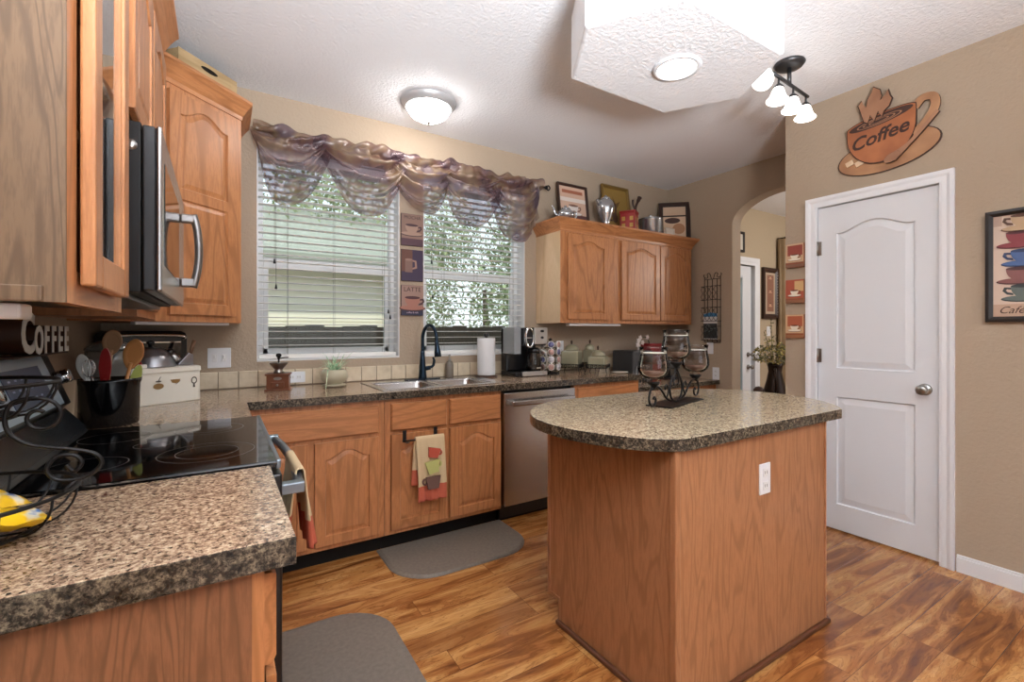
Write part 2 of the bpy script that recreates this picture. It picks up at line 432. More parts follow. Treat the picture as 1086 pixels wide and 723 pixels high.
# ---------------------------------------------------------------- windows
def window(idx, x0, x1):
    z0, z1 = WZ; yf = YW+.11
    mb = MB(); mb.use(M['vinyl'])
    # painted reveals
    for a, b in ((x0-.001, x0+.006), (x1-.006, x1+.001)): mb.box(a, b, YW+.001, yf, z0, z1)
    mb.box(x0, x1, YW+.001, yf, z1-.006, z1)
    mb.box(x0, x1, YW-.001, yf, z0, z0+.012, .003)
    # fixed frame
    fw = .042
    mb.box(x0, x0+fw, yf, yf+.05, z0, z1, .004).box(x1-fw, x1, yf, yf+.05, z0, z1, .004).box(x0, x1, yf, yf+.05, z0, z0+fw, .004).box(x0, x1, yf, yf+.05, z1-fw, z1, .004)
    mb.box(x0+fw, x1-fw, yf+.005, yf+.045, 1.665, 1.735, .006)
    # lower sash
    for a, b in ((x0+fw, x0+fw+.03), (x1-fw-.03, x1-fw)): mb.box(a, b, yf+.008, yf+.035, z0+fw, 1.67, .003)
    mb.box(x0+fw, x1-fw, yf+.008, yf+.035, z0+fw, z0+fw+.035, .003)
    wdw = struct(mb.build('window_%d' % idx))
    g = MB(); g.use(M['pane']).box(x0+fw, x1-fw, yf+.02, yf+.024, z0+fw, z1-fw); g.build('glass_pane', None, wdw)
window(1, *W1); window(2, *W2)
def blind(x0, x1, label, tassels):
    t = thing('window_blind', label, 'blind', ((x0+x1)/2, YW+.055, WZ[1]), 0, 'white blinds in the two kitchen windows')
    hw = (x1-x0)/2-.012
    mb = MB(); mb.use(M['blind']).box(-hw, hw, -.03, .03, -.05, -.008, .003); mb.build('headrail', None, t)
    mb = MB(); mb.use(M['blind']); z = -.075; n = 0
    rt = Matrix.Rotation(R(-3), 4, 'X')
    while z > -(WZ[1]-WZ[0])+.06:
        mb.box(-hw, hw, -.0245, .0245, -.0014, .0014, .0008, Matrix.Translation((0, 0, z)) @ rt, 1); z -= .0445
    mb.build('slats', None, t)
    mb = MB(); mb.use(M['blind']).box(-hw, hw, -.026, .026, -(WZ[1]-WZ[0])+.014, -(WZ[1]-WZ[0])+.04, .004); mb.build('bottom_rail', None, t)
    cordm = M['cord']
    for fx in (-.62, 0.03, .80):
        mb = MB(); mb.use(cordm)
        for yy in (-.026, .026): mb.tube([(fx*hw, yy, -.05), (fx*hw, yy, -(WZ[1]-WZ[0])+.04)], .0009, 4)
        mb.build('ladder_cord', None, t)
    for fx, zz in tassels:
        mb = MB(); mb.use(cordm).tube([(fx*hw, -.034, -.05), (fx*hw, -.034, zz)], .0012, 4)
        mb.use(M['black']).lathe([(0, .016), (.004, .014), (.008, -.014), (.0, -.016)], fx*hw, -.034, zz, 8); mb.build('pull_cord', None, t)
M['cord'] = base_mat('blind_cord', '#6a6458', .7)
blind(*W1, 'white slatted blind in the left window, above the coffee grinder and potted plant', [(-.80, -.70), (-.78, -.86), (.86, -1.0), (.89, -1.04)])
blind(*W2, 'white slatted blind in the right window, behind the paper towel roll', [(-.86, -.62), (-.84, -.88)])

# ---------------------------------------------------------------- pantry door + casing
def casing(name, loc, rz, w_, h, cw=.062, depth=.018):
    """door casing, local: opening x 0..w, z 0..h, front -y"""
    mb = MB(); mb.use(M['white'])
    prof = [(0, 0), (0, -.010), (.012, -.012), (.03, -.011), (.045, -.017), (cw, -depth), (cw, 0)]   # (outward, y)
    def ring(o_, yy): return [(-o_, yy, 0), (-o_, yy, h+o_), (w_+o_, yy, h+o_), (w_+o_, yy, 0)]
    V = [[mb.bm.verts.new(p) for p in ring(a, b)] for a, b in prof]
    for A, B in zip(V, V[1:]):
        for i in range(3): mb._face([A[i], A[i+1], B[i+1], B[i]])
    for i in (0, 3): mb._face([V[k][i] for k in range(len(V))])
    # jamb
    mb.box(-.012, 0, 0, .10, 0, h+.0); mb.box(w_, w_+.012, 0, .10, 0, h); mb.box(-.012, w_+.012, 0, .10, h, h+.012)
    o = mb.build(name, None, None, loc, rz); return struct(o)
casing('trim_2', (XP, DY1, 0), -PI/2, DY1-DY0, DZ)
# door: local x from hinge side (left)
dw = DY1-DY0-.006; dh = DZ-.018
mb = MB(); mb.use(M['white_door'])
zz = .93
panel_cell(mb, 0, dw, 0, zz-.0, .105, dw-.105, .16, zz-.115+.02, -.01, 0, .012, .045, .008, .001, False)
panel_cell(mb, 0, dw, zz-.0, dh, .105, dw-.105, zz+.085, dh-.12, -.01, .055, .012, .045, .008, .001, False)
mb.rings([[(0, -.01, 0), (dw, -.01, 0), (dw, -.01, dh), (0, -.01, dh)], [(0, .025, 0), (dw, .025, 0), (dw, .025, dh), (0, .025, dh)]], cap1=True)
d1 = struct(mb.build('door_1', None, None, (XP+.022, DY1-.003, .012), -PI/2, False))
mb = MB(); mb.use(M['nickel'])
rm = Matrix.Rotation(PI/2, 4, 'X')
mb.lathe([(0, 0), (.032, 0), (.032, .006), (.026, .010), (.011, .014), (.011, .032), (.020, .040), (.027, .050), (.027, .060), (.018, .068), (0, .070)], dw-.062, -.01, .925, 24, rm)
mb.build('door_knob', None, d1)
for hz in (.24, 1.09, 1.78):
    mb = MB(); mb.use(M['nickel']).lathe([(0, -.045), (.007, -.045), (.007, .045), (0, .045)], -.003, -.018, hz, 10).box(0, .02, -.013, -.009, hz-.044, hz+.044)
    mb.build('hinge', None, d1)
mb = MB(); mb.use(M['nickel']).box(dw-.002, dw+.001, -.006, .012, .90, .955); mb.build('latch', None, d1)

# dark gap strip under door (threshold)
# dining exterior door
glo = base_mat('frosted_door_glass', '#dfe8f0', .2); nodes(glo)[2].inputs['Transmission Weight'].default_value = .9
mb = MB(); mb.use(M['white_door'])
mb.box(4.62, 4.80, 3.235, 3.275, .02, 2.04).box(5.29, 5.45, 3.235, 3.275, .02, 2.04).box(4.80, 5.29, 3.235, 3.275, .02, .30).box(4.80, 5.29, 3.235, 3.275, 1.90, 2.04)
mb.box(4.80, 4.83, 3.225, 3.235, .30, 1.90).box(5.26, 5.30, 3.225, 3.235, .28, 1.92)
d2 = struct(mb.build('door_2'))
mb = MB(); mb.use(M['pane']).box(4.80, 5.29, 3.25, 3.256, .30, 1.90); mb.build('glass_pane', None, d2)
for z_, r_ in ((.98, .028), (.83, .03)):
    mb = MB(); mb.use(M['nickel']).lathe([(0, 0), (r_, 0), (r_, .012), (.012, .02), (.012, .04), (r_*.9, .05), (r_*.8, .065), (0, .07)], 5.385, 3.235, z_, 16, rm); mb.build('door_knob', None, d2)
# fix dining wall opening for the door (opening spans 4.6..5.5)
casing('trim_3', (4.60, 3.21, 0), 0, .88, 2.05, .09)

# ---------------------------------------------------------------- outside: neighbour house, trees, ground, fence
def outside():
    gm = base_mat('pale_bounce_ground', '#b9b8a6', .9)  # ground tone made pale to bounce daylight up onto the blind slats
    mb = MB(); mb.use(gm).box(-14, 24, 3.45, 40, -.42, -.4); struct(mb.build('ground_outside'))
    sid = base_mat('cream_siding', '#f6eed6', .6)
    wht = base_mat('house_trim_white', '#e6e2d6', .6)
    t = thing('neighbour_house', 'cream sided house with white gable trim outside, seen through the blinds', 'house', (-1.5, 7.2, -.4))
    mb = MB(); mb.use(sid)
    z = 0
    while z < 2.5:
        mb.prism([(0, z), (-.022, z), (-.004, z+.2), (0, z+.2)], -6, 3.9, 'x') if False else mb.box(-6, 2.6+1.5, -.02, 0, z+.005, z+.19, .0); z += .2
    mb.box(-6, 4.1, 0, 3, 0, 2.6)
    mb.build('wall', None, t)
    mb = MB(); mb.use(wht).box(-6.3, 4.35, -.45, -.40, 2.52, 2.66).box(-6.3, 4.35, -.45, 0, 2.52, 2.54); mb.build('fascia', None, t)
    rf = base_mat('roof_shingle', '#9a9c8e', .9)
    mb = MB(); mb.use(rf).prism([(-.5, 2.62), (-.5, 2.70), (2.6, 4.0), (2.6, 3.9)], -6.3, 4.35, 'x'); mb.build('roof', None, t)
    dk = base_mat('dark_window_glass', '#2c3036', .15)
    mb = MB(); mb.use(dk).box(1.1, 3.3, -.03, -.015, .55, 1.38); mb.use(wht).box(1.05, 3.35, -.035, -.02, 1.38, 1.45); mb.build('window', None, t)
    fm = base_mat('fence_boards', '#3b3630', .9, spec=.1)
    f_ = MB(); f_.use(fm)
    for i in range(73): f_.box(-5+i*.2, -5+i*.2+.1985, 5.6, 5.62, -.4, 1.31+.01*(i % 3))
    f_.box(-5, 9.7, 5.62, 5.66, .85, .93); tag(f_.build('board_fence'), 'weathered board fence standing outside below the windows', 'fence')
    leafm = {}
    for k, (c1, c2) in enumerate((('#6d7d55', '#aab388'), ('#64754f', '#9aa77c'), ('#7c8a62', '#b9bf98'))):
        lm = base_mat('leaves_%d' % k, c1, .6); oi = coords(lm, (1, 1, 1)); setc(lm, ramp(lm, noise_n(lm, oi, 3.5, 3), [(.35, c1), (.65, c2)])); leafm[k] = lm
    bark = base_mat('bark', '#4d3f33', .9)
    def tree(x, y, h, r, k, seed, label, n=6500):
        random.seed(seed); t = thing('tree', label, 'tree', (x, y, -.4), 0, None)
        mb = MB(); mb.use(bark).tube([(0, 0, 0), (.05, 0, h*.3), (0, .05, h*.6)], [.16, .12, .06], 8); mb.build('trunk', None, t)
        mb = MB(); mb.use(leafm[k])
        cl = [(Vector((random.uniform(-r, r)*.8, random.uniform(-r, r)*.6, h*.62+random.uniform(-.4, .4)*h)), random.uniform(.3, .55)*r) for _ in range(16)]
        for i in range(n):
            c, cr = random.choice(cl); d_ = Vector((random.gauss(0, 1), random.gauss(0, 1), random.gauss(0, 1))).normalized()
            p = c+d_*cr*random.uniform(.6, 1); s = random.uniform(.035, .075)
            a = Vector((random.uniform(-1, 1), random.uniform(-1, 1), random.uniform(-1, 1))).normalized(); b = a.cross(d_)
            if b.length < .1: continue
            b.normalize(); mb.poly([p-a*s, p-b*s*.5, p+a*s, p+b*s*.5])
        mb.build('foliage', None, t, recalc=False)
    tree(.6, 10.6, 6.8, 2.2, 0, 1, 'leafy tree rising above the cream house behind the left window')
    tree(3.4, 10.8, 7.4, 2.2, 2, 2, 'pale green tree behind the house end, between the two windows')
    tree(5.6, 8.2, 4.6, 1.8, 1, 3, 'dense green tree at the left side of the right window')
    tree(8.2, 9.8, 4.4, 2.0, 2, 4, 'bushy tree at the right side of the right window')
    tree(10.6, 12.5, 5.6, 2.4, 1, 5, 'tall tree far behind, right edge of the right window')
    tree(6.6, 12.0, 4.8, 2.4, 0, 6, 'distant dark tree in the middle of the right window')
outside()

# ================================================================== CABINETRY
def crown(mb, x0, x1, zb, yf, ydepth, left=True, right=True, h=.10, proj=.055):
    """crown around front (y=yf) and the returns; local front -y; outline offset profile"""
    prof = [(0, 0), (.006, 0), (.008, .02), (.016, .03), (.030, .055), (.045, .075), (proj, .085), (proj, h), (0, h)]
    path = lambda o_: ([(x0-(o_ if left else 0), ydepth)] if left else []) + [(x0-(o_ if left else 0), yf-o_), (x1+(o_ if right else 0), yf-o_)] + ([(x1+(o_ if right else 0), ydepth)] if right else [])
    V = [[mb.bm.verts.new((px, py, zb+b)) for px, py in path(a)] for a, b in prof]
    for A, B in zip(V, V[1:]):
        for i in range(len(A)-1): mb._face([A[i], A[i+1], B[i+1], B[i]])
    for i in (0, len(V[0])-1): mb._face([V[k][i] for k in range(len(V))])

GU = 'oak upper cabinets around the kitchen'
# right-hand uppers, front at Y=2.93, z 1.325..2.10
UZ0, UZ1, UF = 1.325, 2.065, 2.93
def upper_right(x0, x1, doors, label, side_left, left, right):
    t = thing('upper_cabinet', label, 'cabinet', (x0, UF, UZ0), 0, GU); w_ = x1-x0; h = UZ1-UZ0
    mb = MB(); mb.use(M['oak']).box(0.0005, w_-.0005, .0, YW-UF-.002, 0, h+.02); mb.build('body', None, t)
    if side_left:
        mb = MB(); mb.use(M['side_window_lit']).box(-.004, 0, .0, YW-UF-.002, .0, h+.02); o = mb.build('side_panel', None, t); o['label'] = 'side panel with window brightness put into its pale colour'
    for a, b in doors: door_local('door', b-a, .69, M['oak'], t, a-x0, .03, -.020)
    mb = MB(); mb.use(M['oak_h']); crown(mb, 0, w_, h-.005, 0, YW-UF-.002, left, right); mb.box(0, w_, 0, YW-UF-.002, h+.075, h+.09); mb.build('crown_molding', None, t)
M['side_window_lit'] = oak('window_lit_side_panel', '#d9bd9a', '#b99870', 'z', .35, 4, .8)  # pale tone carries the window light falling on this cabinet side
upper_right(2.292, 2.875, [(2.36, 2.80)], 'single-door oak wall cabinet beside the right window, silver teapot on top', True, True, False)
upper_right(2.876, 3.915, [(2.955, 3.44), (3.453, 3.885)], 'double-door oak wall cabinet in the far corner under the silver canister', False, False, True)
# under cabinet light strip
mb = MB(); mb.use(M['white']).box(2.40, 2.98, 2.95, 3.0, 1.303, 1.324, .004); tag(mb.build('under_cabinet_light'), 'slim white light strip beneath the single-door wall cabinet right of the window', 'light')
mb = MB(); mb.use(M['white']).box(0, .42, 0, .05, 0, .016, .004); tag(mb.build('under_cabinet_light', None, None, (-.33, 2.72, 1.288), R(28)), 'slim white light strip under the corner cabinet above the toaster oven', 'light')

# left wall cabinets: local x = world +Y, front = world +X
LX = -.184
def left_thing(name, label, cat, y0, z0, xf=LX, group=None): return thing(name, label, cat, (xf, y0, z0), PI/2, group)
t = left_thing('upper_cabinet', 'nearest oak wall cabinet with a glass door, left edge of the photo', 'cabinet', .885, 1.297, LX, GU)
dp = LX-XL-.002; w_ = .435; h = 2.25-1.297
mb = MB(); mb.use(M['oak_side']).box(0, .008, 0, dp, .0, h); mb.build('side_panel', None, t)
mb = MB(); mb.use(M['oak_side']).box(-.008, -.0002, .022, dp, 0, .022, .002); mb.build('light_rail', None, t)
mb = MB(); mb.use(M['white']).box(-.50, -.240, .93, .98, 1.274, 1.2965, .004); tag(mb.build('under_cabinet_light'), 'slim white light strip under the nearest left wall cabinet', 'light')
mb = MB(); mb.use(M['oak']).box(.012, w_, .30, dp, .02, h).box(.012, w_, .02, .30, .02, .04).box(w_-.014, w_, .02, .30, .02, h).box(.012, w_, .02, .30, h-.02, h).box(.014, w_-.014, .03, .30, .30, .315).box(.014, w_-.014, .03, .30, .60, .615)
mb.build('body', None, t)
mb = MB(); mb.use(M['oak']).box(.008, .06, 0, .02, 0, h).box(w_-.07, w_, 0, .02, 0, h); mb.use(M['oak_h']).box(.06, w_-.07, 0, .02, 0, .05).box(.06, w_-.07, 0, .02, h-.05, h); mb.build('face_frame', None, t)
# glass door
dd = .305
mb = MB(); mb.use(M['oak'])
for a, b, c, d_ in ((0, .05, 0, h-.06), (dd-.05, dd, 0, h-.06), (.05, dd-.05, 0, .055), (.05, dd-.05, h-.115, h-.06)): mb.box(a, b, -.019, 0, c, d_, .004)
for a, b in ((.05, .056), (dd-.056, dd-.05)): mb.box(a, b, -.013, -.002, .055, h-.115)
dr = mb.build('door', None, t, (.055, -.004, .028))
mb = MB(); mb.use(M['glass_door']).box(.05, dd-.05, -.010, -.007, .055, h-.115); mb.build('glass_pane', None, dr)
mb = MB(); mb.use(M['oak_h']); crown(mb, 0, w_, h-.005, 0, dp, True, False); mb.build('crown_molding', None, t)
# over-microwave cabinet
t = left_thing('upper_cabinet', 'short two-door oak cabinet above the black microwave', 'cabinet', 1.322, 1.735, LX, GU)
w2 = .775; h2 = 2.25-1.735
mb = MB(); mb.use(M['oak']).box(.001, w2, 0, dp, 0, h2); mb.build('body', None, t)
for a, b in ((.03, .38), (.395, .745)): door_local('door', b-a, .44, M['oak'], t, a, .03, -.02)
mb = MB(); mb.use(M['oak_h']); crown(mb, 0, w2, h2-.005, 0, dp, False, False); mb.build('crown_molding', None, t)
# filler to corner cabinet + diagonal corner cabinet
t = left_thing('upper_cabinet', 'narrow oak cabinet between the microwave and the corner cabinet', 'cabinet', 2.098, 1.31, -.25, GU)
mb = MB(); mb.use(M['oak']).box(.001, .50, 0, -.25-XL-.002, 0, 2.25-1.31); mb.build('body', None, t)
door_local('door', .42, .88, M['oak'], t, .04, .03, -.02)
A = Vector((-.245, 2.605)); B = Vector((.095, 2.92)); dirv = (B-A).normalized(); L = (B-A).length; ang = math.atan2(dirv.y, dirv.x)
t = thing('upper_cabinet', 'tall diagonal oak corner cabinet with a two-panel arched door left of the window', 'cabinet', (A.x, A.y, 1.302), ang, GU)
inv = Matrix.Rotation(-ang, 4, 'Z') @ Matrix.Translation((-A.x, -A.y, 0))
zt = 2.41-1.302
pl = [(inv @ Vector((x, y, 0))).to_2d() for x, y in ((-.245, 2.605), (.095, 2.92), (.095, YW-.002), (XL+.002, YW-.002), (XL+.002, 2.605))]
mb = MB(); mb.use(M['oak']).prism([tuple(p) for p in pl], 0, zt, 'z'); mb.build('body', None, t)
mb = MB(); mb.use(M['oak'])
dwd, dhh = L-.10, zt-.075
cz = .56
panel_cell(mb, 0, dwd, 0, cz, .052, dwd-.052, .052, cz-.02, -.019, 0, edges=False)
panel_cell(mb, 0, dwd, cz, dhh, .052, dwd-.052, cz+.03, dhh-.045, -.019, .05, edges=False)
mb.rings([[(0, -.019, 0), (dwd, -.019, 0), (dwd, -.019, dhh), (0, -.019, dhh)], [(0, 0, 0), (dwd, 0, 0), (dwd, 0, dhh), (0, 0, dhh)]]); mb.build('door', None, t, (.05, -.001, .035), recalc=False)
mb = MB(); mb.use(M['oak_h'])
prof = [(0, 0), (.006, 0), (.008, .02), (.016, .03), (.030, .055), (.045, .075), (.055, .085), (.055, .10), (0, .10)]
rx = inv.to_3x3() @ Vector((0, 1, 0)); lx = inv.to_3x3() @ Vector((-1, 0, 0))
V = []
for a, b in prof:
    k1 = a*math.tan((PI/2-(PI/2-ang+0))/2) if False else a*.42
    p1 = Vector((-k1, -a, zt-.01+b)); p2 = Vector((L+k1, -a, zt-.01+b))
    nrm = inv.to_3x3() @ Vector((1, 0, 0)); p3 = Vector((pl[2].x, pl[2].y, 0)) + nrm*a; p3.z = zt-.01+b
    nl = inv.to_3x3() @ Vector((0, -1, 0)); p0 = Vector((pl[4].x, pl[4].y, 0))+nl*a; p0.z = zt-.01+b
    V.append([mb.bm.verts.new(p) for p in (p0, p1, p2, p3)])
for A_, B_ in zip(V, V[1:]):
    for i in range(3): mb._face([A_[i], A_[i+1], B_[i+1], B_[i]])
mb.prism([tuple(p) for p in pl], zt+.02, zt+.03, 'z')
mb.build('crown_molding', None, t)
# round knob thing seen under microwave: spice light cover skipped

# ---------------------------------------------------------------- base cabinets along the window wall. front Y=2.61
BF = 2.61
def base_cab(x0, x1, label, doors, drawers, hollow=False):
    t = thing('base_cabinet', label, 'cabinet', (x0, BF, 0), 0, 'oak base cabinets under the window'); w_ = x1-x0
    mb = MB(); mb.use(M['oak_base']); dd_ = YW-BF-.01
    if hollow: mb.box(.0005, .018, .019, dd_, .10, .872).box(w_-.018, w_-.0005, .019, dd_, .10, .872).box(.018, w_-.018, .019, dd_, .10, .12).box(.018, w_-.018, dd_-.01, dd_, .12, .872).box(.0005, w_-.0005, 0, .019, .10, .872)
    else: mb.box(.0005, w_-.0005, 0, dd_, .10, .872)
    mb.build('body', None, t)
    mb = MB(); mb.use(M['kick']).box(.0005, w_-.0005, .07, YW-BF-.01, 0, .0995); mb.build('toe_kick', None, t)
    out = []
    for a, b in doors: out.append(door_local('door', b-a, .545, M['oak_base'], t, a-x0, .125, -.02))
    for a, b in drawers: drawer_local(b-a, .155, M['oak_base_h'], t, a-x0, .69, -.02)
    return t
base_cab(.105, .785, 'oak base cabinet left of the sink with one wide drawer', [(.135, .385), (.415, .75)], [(.135, .75)])
base_cab(.787, 1.552, 'oak sink base cabinet with two arched doors and the hanging towel', [(.82, 1.163), (1.182, 1.543)], [(.82, 1.163), (1.182, 1.543)], True)
base_cab(2.165, 2.83, 'oak base cabinet right of the dishwasher, partly behind the island', [(2.2, 2.49), (2.505, 2.795)], [(2.19, 2.797)])
# corner filler body under corner counter
mb = MB(); mb.use(M['oak_base']).box(XL+.002, .10, 2.115, YW-.01, .0, .872); tag(mb.build('corner_base_cabinet'), 'blind corner base cabinet behind the range, under the utensil crock', 'cabinet')
# dishwasher
t = thing('dishwasher', 'stainless steel dishwasher between the sink cabinet and the end drawer', 'dishwasher', (1.556, BF, 0))
dwv = .604
mb = MB(); mb.use(M['black']).box(.002, dwv-.002, .03, .60, .02, .868); mb.build('body', None, t)
mb = MB(); mb.use(M['steel_b']).box(.006, dwv-.006, -.03, .03, .115, .855, .006); dr = mb.build('door', None, t)
mb = MB(); mb.use(M['steel']).box(.04, dwv-.04, -.082, -.060, .770, .808, .009).box(.045, .075, -.07, -.03, .775, .805, .004).box(dwv-.075, dwv-.045, -.07, -.03, .775, .805, .004); mb.build('handle', None, dr)
mb = MB(); mb.use(M['nickel']).lathe([(0, 0), (.012, 0), (.011, .002), (0, .002)], .52, -.0305, .30, 16, rm); mb.build('emblem', None, dr)
mb = MB(); mb.use(M['kick']).box(.002, dwv-.002, .05, .10, 0, .11); mb.build('toe_kick', None, t)

# ---------------------------------------------------------------- countertops
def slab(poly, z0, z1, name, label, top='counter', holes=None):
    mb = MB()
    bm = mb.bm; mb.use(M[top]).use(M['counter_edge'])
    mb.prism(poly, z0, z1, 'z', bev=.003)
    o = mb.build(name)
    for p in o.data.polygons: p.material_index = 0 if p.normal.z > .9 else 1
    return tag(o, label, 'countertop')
YC = 2.578
# main L countertop with sink cut-out: build as strips around hole
SX0, SX1, SY0, SY1 = .80, 1.62, 2.655, 3.14
mb = MB(); mb.use(M['counter']).use(M['counter_edge'])
def strip(x0, x1, y0, y1):
    mb.box(x0, x1, y0, y1, .874, .914)
mb.prism([(XL+.002, 2.108), (.108, 2.108), (.108, YC), (SX0, YC), (SX0, YW-.012), (XL+.002, YW-.012)], .874, .914, 'z')
mb.prism([(SX0, YC), (SX1, YC), (SX1, SY0), (SX0, SY0)], .874, .914, 'z')
mb.prism([(SX0, SY1), (SX1, SY1), (SX1, YW-.012), (SX0, YW-.012)], .874, .914, 'z')
mb.prism([(SX1, YC), (2.845, YC), (2.845, YW-.012), (SX1, YW-.012)], .874, .914, 'z')
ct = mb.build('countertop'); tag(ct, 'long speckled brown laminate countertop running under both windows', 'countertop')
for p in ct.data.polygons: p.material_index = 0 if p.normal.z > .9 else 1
slab([(XL+.002, .852), (.108, .852), (.108, 1.338), (XL+.002, 1.338)], .866, .914, 'countertop', 'short speckled countertop nearest the camera holding the wire basket')
# desk top in the far corner
slab([(2.85, 2.66), (XA-.002, 2.66), (XA-.002, YW-.002), (2.85, YW-.002)], .762, .802, 'countertop', 'lower speckled desk top in the far corner beside the arch')
mb = MB(); mb.use(M['oak_base']).box(2.86, XA-.004, 2.70, YW-.01, .10, .76); mb.use(M['kick']).box(2.86, XA-.004, 2.76, YW-.01, 0, .10); tag(mb.build('desk_cabinet'), 'oak desk cabinet under the low desk top in the far corner', 'cabinet')
# near base cabinet
t = left_thing('base_cabinet', 'oak base cabinet end nearest the camera, wood grain side panel showing', 'cabinet', .872, 0, .062)
dpt = .062-XL-.004
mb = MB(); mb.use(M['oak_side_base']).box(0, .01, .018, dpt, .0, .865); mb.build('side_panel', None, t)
mb = MB(); mb.use(M['oak_base']).box(.01, .462, .018, dpt, .1, .865).box(0, .462, 0, .018, .1, .865); mb.build('body', None, t)
mb = MB(); mb.use(M['kick']).box(.01, .462, .09, .3, 0, .0995); mb.build('toe_kick', None, t)
drawer_local(.43, .155, M['oak_base_h'], t, .018, .69, -.02); door_local('door', .43, .545, M['oak_base'], t, .018, .125, -.02)

# ---------------------------------------------------------------- sink + faucet
t = thing('kitchen_sink', 'double-bowl stainless steel sink set in the counter under the windows', 'sink', (0, 0, .914))
mb = MB(); mb.use(M['steel'])
rim = lambda o_, z: None
def bowl(x0, x1, y0, y1, d_, r_=.05):
    def rr(i, z):
        pts = []
        a0, a1, b0, b1 = x0+i, x1-i, y0+i, y1-i; q = max(r_-i*.5, .02)
        for cx, cy, s0 in ((a1-q, b1-q, 0), (a0+q, b1-q, PI/2), (a0+q, b0+q, PI), (a1-q, b0+q, 1.5*PI)):
            for k in range(6): pts.append((cx+q*math.cos(s0+k*PI/10), cy+q*math.sin(s0+k*PI/10), z))
        return pts
    mb.rings([rr(-.006, .004), rr(0, .003), rr(.004, -.01), rr(.015, -d_+.03), rr(.04, -d_), rr(.12, -d_-.004)], smooth=True)
bx = ((SX0+.025, SX0+.38), (SX0+.405, SX1-.075)); by = (SY0+.03, SY1-.085)
for a, b in bx: bowl(a, b, by[0], by[1], .18)
# deck strips
for a, b, c, d_ in ((SX0-.012, SX1+.012, SY0-.012, by[0]+.001), (SX0-.012, SX1+.012, by[1]-.001, SY1+.012), (SX0-.012, bx[0][0]+.001, by[0], by[1]), (bx[0][1]-.001, bx[1][0]+.001, by[0], by[1]), (bx[1][1]-.001, SX1+.012, by[0], by[1])):
    mb.box(a, b, c, d_, .0005, .005, .001)
mb.build('basin', None, t)
for a, b in bx:
    mb = MB(); mb.use(M['chrome']).lathe([(0, -.178), (.04, -.178), (.045, -.176), (.045, -.183), (0, -.183)], (a+b)/2, (by[0]+by[1])/2, 0, 20); mb.build('drain', None, t)
fx, fy = 1.205, 3.105
t = thing('kitchen_faucet', 'tall dark blue-black gooseneck pull-down faucet behind the sink', 'faucet', (fx, fy, .919))
mb = MB(); mb.use(M['navy']).box(-.125, .125, -.028, .028, 0, .008, .004); mb.build('deck_plate', None, t)
mb = MB(); mb.use(M['navy']).lathe([(0, .005), (.03, .005), (.028, .03), (.023, .08), (.019, .14), (.014, .20), (0, .2)], seg=20)
arc = [(0, 0, .19), (0, 0, .28)]+[(.02*(1-math.cos(a)), -.078*(1-math.cos(a)), .28+.10*math.sin(a)) for a in [PI*k/10 for k in range(1, 10)]]+[(.04, -.156, .27)]
mb.tube(smooth_pts(arc, 3), .012, 12); mb.build('neck', None, t)
mb = MB(); mb.use(M['navy']).tube([(.04, -.156, .275), (.042, -.162, .23), (.043, -.165, .20), (.044, -.170, .165)], [.013, .017, .022, .024], 14); mb.build('spray_head', None, t)
mb = MB(); mb.use(M['navy']).tube([(.015, 0, .075), (.055, -.005, .082)], .015, 12).tube(smooth_pts([(.05, -.004, .082), (.075, -.008, .095), (.083, -.010, .13), (.075, -.010, .155)], 4), [.010]*9+[.008]*4, 8); mb.build('handle', None, t)
t = thing('soap_dispenser', 'small brown soap dispenser bottle with pump right of the faucet', 'soap dispenser', (1.455, 3.20, .914))
sb = base_mat('brown_speckled_glass', '#6f665c', .25)
mb = MB(); mb.use(sb).lathe([(0, 0), (.027, 0), (.029, .01), (.029, .10), (.02, .118), (.012, .122), (0, .122)]); mb.build('bottle', None, t)
mb = MB(); mb.use(M['nickel']).lathe([(0, .12), (.013, .12), (.013, .135), (.005, .138), (.005, .16), (.009, .162), (.009, .17), (0, .17)]).tube([(0, 0, .166), (-.02, -.03, .164)], .004, 6); mb.build('pump', None, t)

# ---------------------------------------------------------------- range
t = thing('kitchen_range', 'black and stainless electric range with smooth glass cooktop', 'range', (.10, 1.345, 0), PI/2)
rw = .757; rd = .10-XL-.012
mb = MB(); mb.use(M['black']).box(0, rw, 0, rd, .06, .905, .004); mb.build('body', None, t)
mb = MB(); mb.use(M['blackgl']).box(.0, rw, -.03, rd-.13, .905, .922, .005)
mb.use(M['black'])
ct_ = mb.build('cooktop', None, t)
mb = MB(); mb.use(M['burner'])
def ring2(cx, cy, r0, w0=.0016, n=48):
    a = [(cx+r0*math.cos(2*PI*k/n), cy+r0*math.sin(2*PI*k/n), .9224) for k in range(n)]; b = [(cx+(r0-w0)*math.cos(2*PI*k/n), cy+(r0-w0)*math.sin(2*PI*k/n), .9224) for k in range(n)]
    mb.rings([a, b], cap1=False)
for cx, cy, rs in ((.20, .13, (.115, .075)), (.56, .13, (.10, .065)), (.20, .38, (.08,)), (.56, .38, (.09,)), (.38, .27, (.045,))):
    for r_ in rs: ring2(cx, cy, r_)
mb.build('burner_rings', None, ct_)
frm = base_mat('range_trim_bluegrey', '#7e878f', .3, .8)
mb = MB(); mb.use(frm).box(.0, rw, -.034, -.022, .900, .9235, .003); mb.build('front_trim', None, t)
# backguard
y0 = rd-.13
bg = thing  # (parts below)
prof = [(y0-.02, .921), (y0+.045, 1.00), (y0+.025, 1.02), (y0+.085, 1.185), (rd-.005, 1.185), (rd-.005, .90), (y0-.02, .90)]
bgm = base_mat('steel_painted_reflection', '#bccddb', .3, .3)  # pale blue stands for the window reflected in the steel
mb = MB(); mb.use(M['black']).prism(prof, 0, rw, 'x', bev=.003); bgo = mb.build('backguard', None, t)
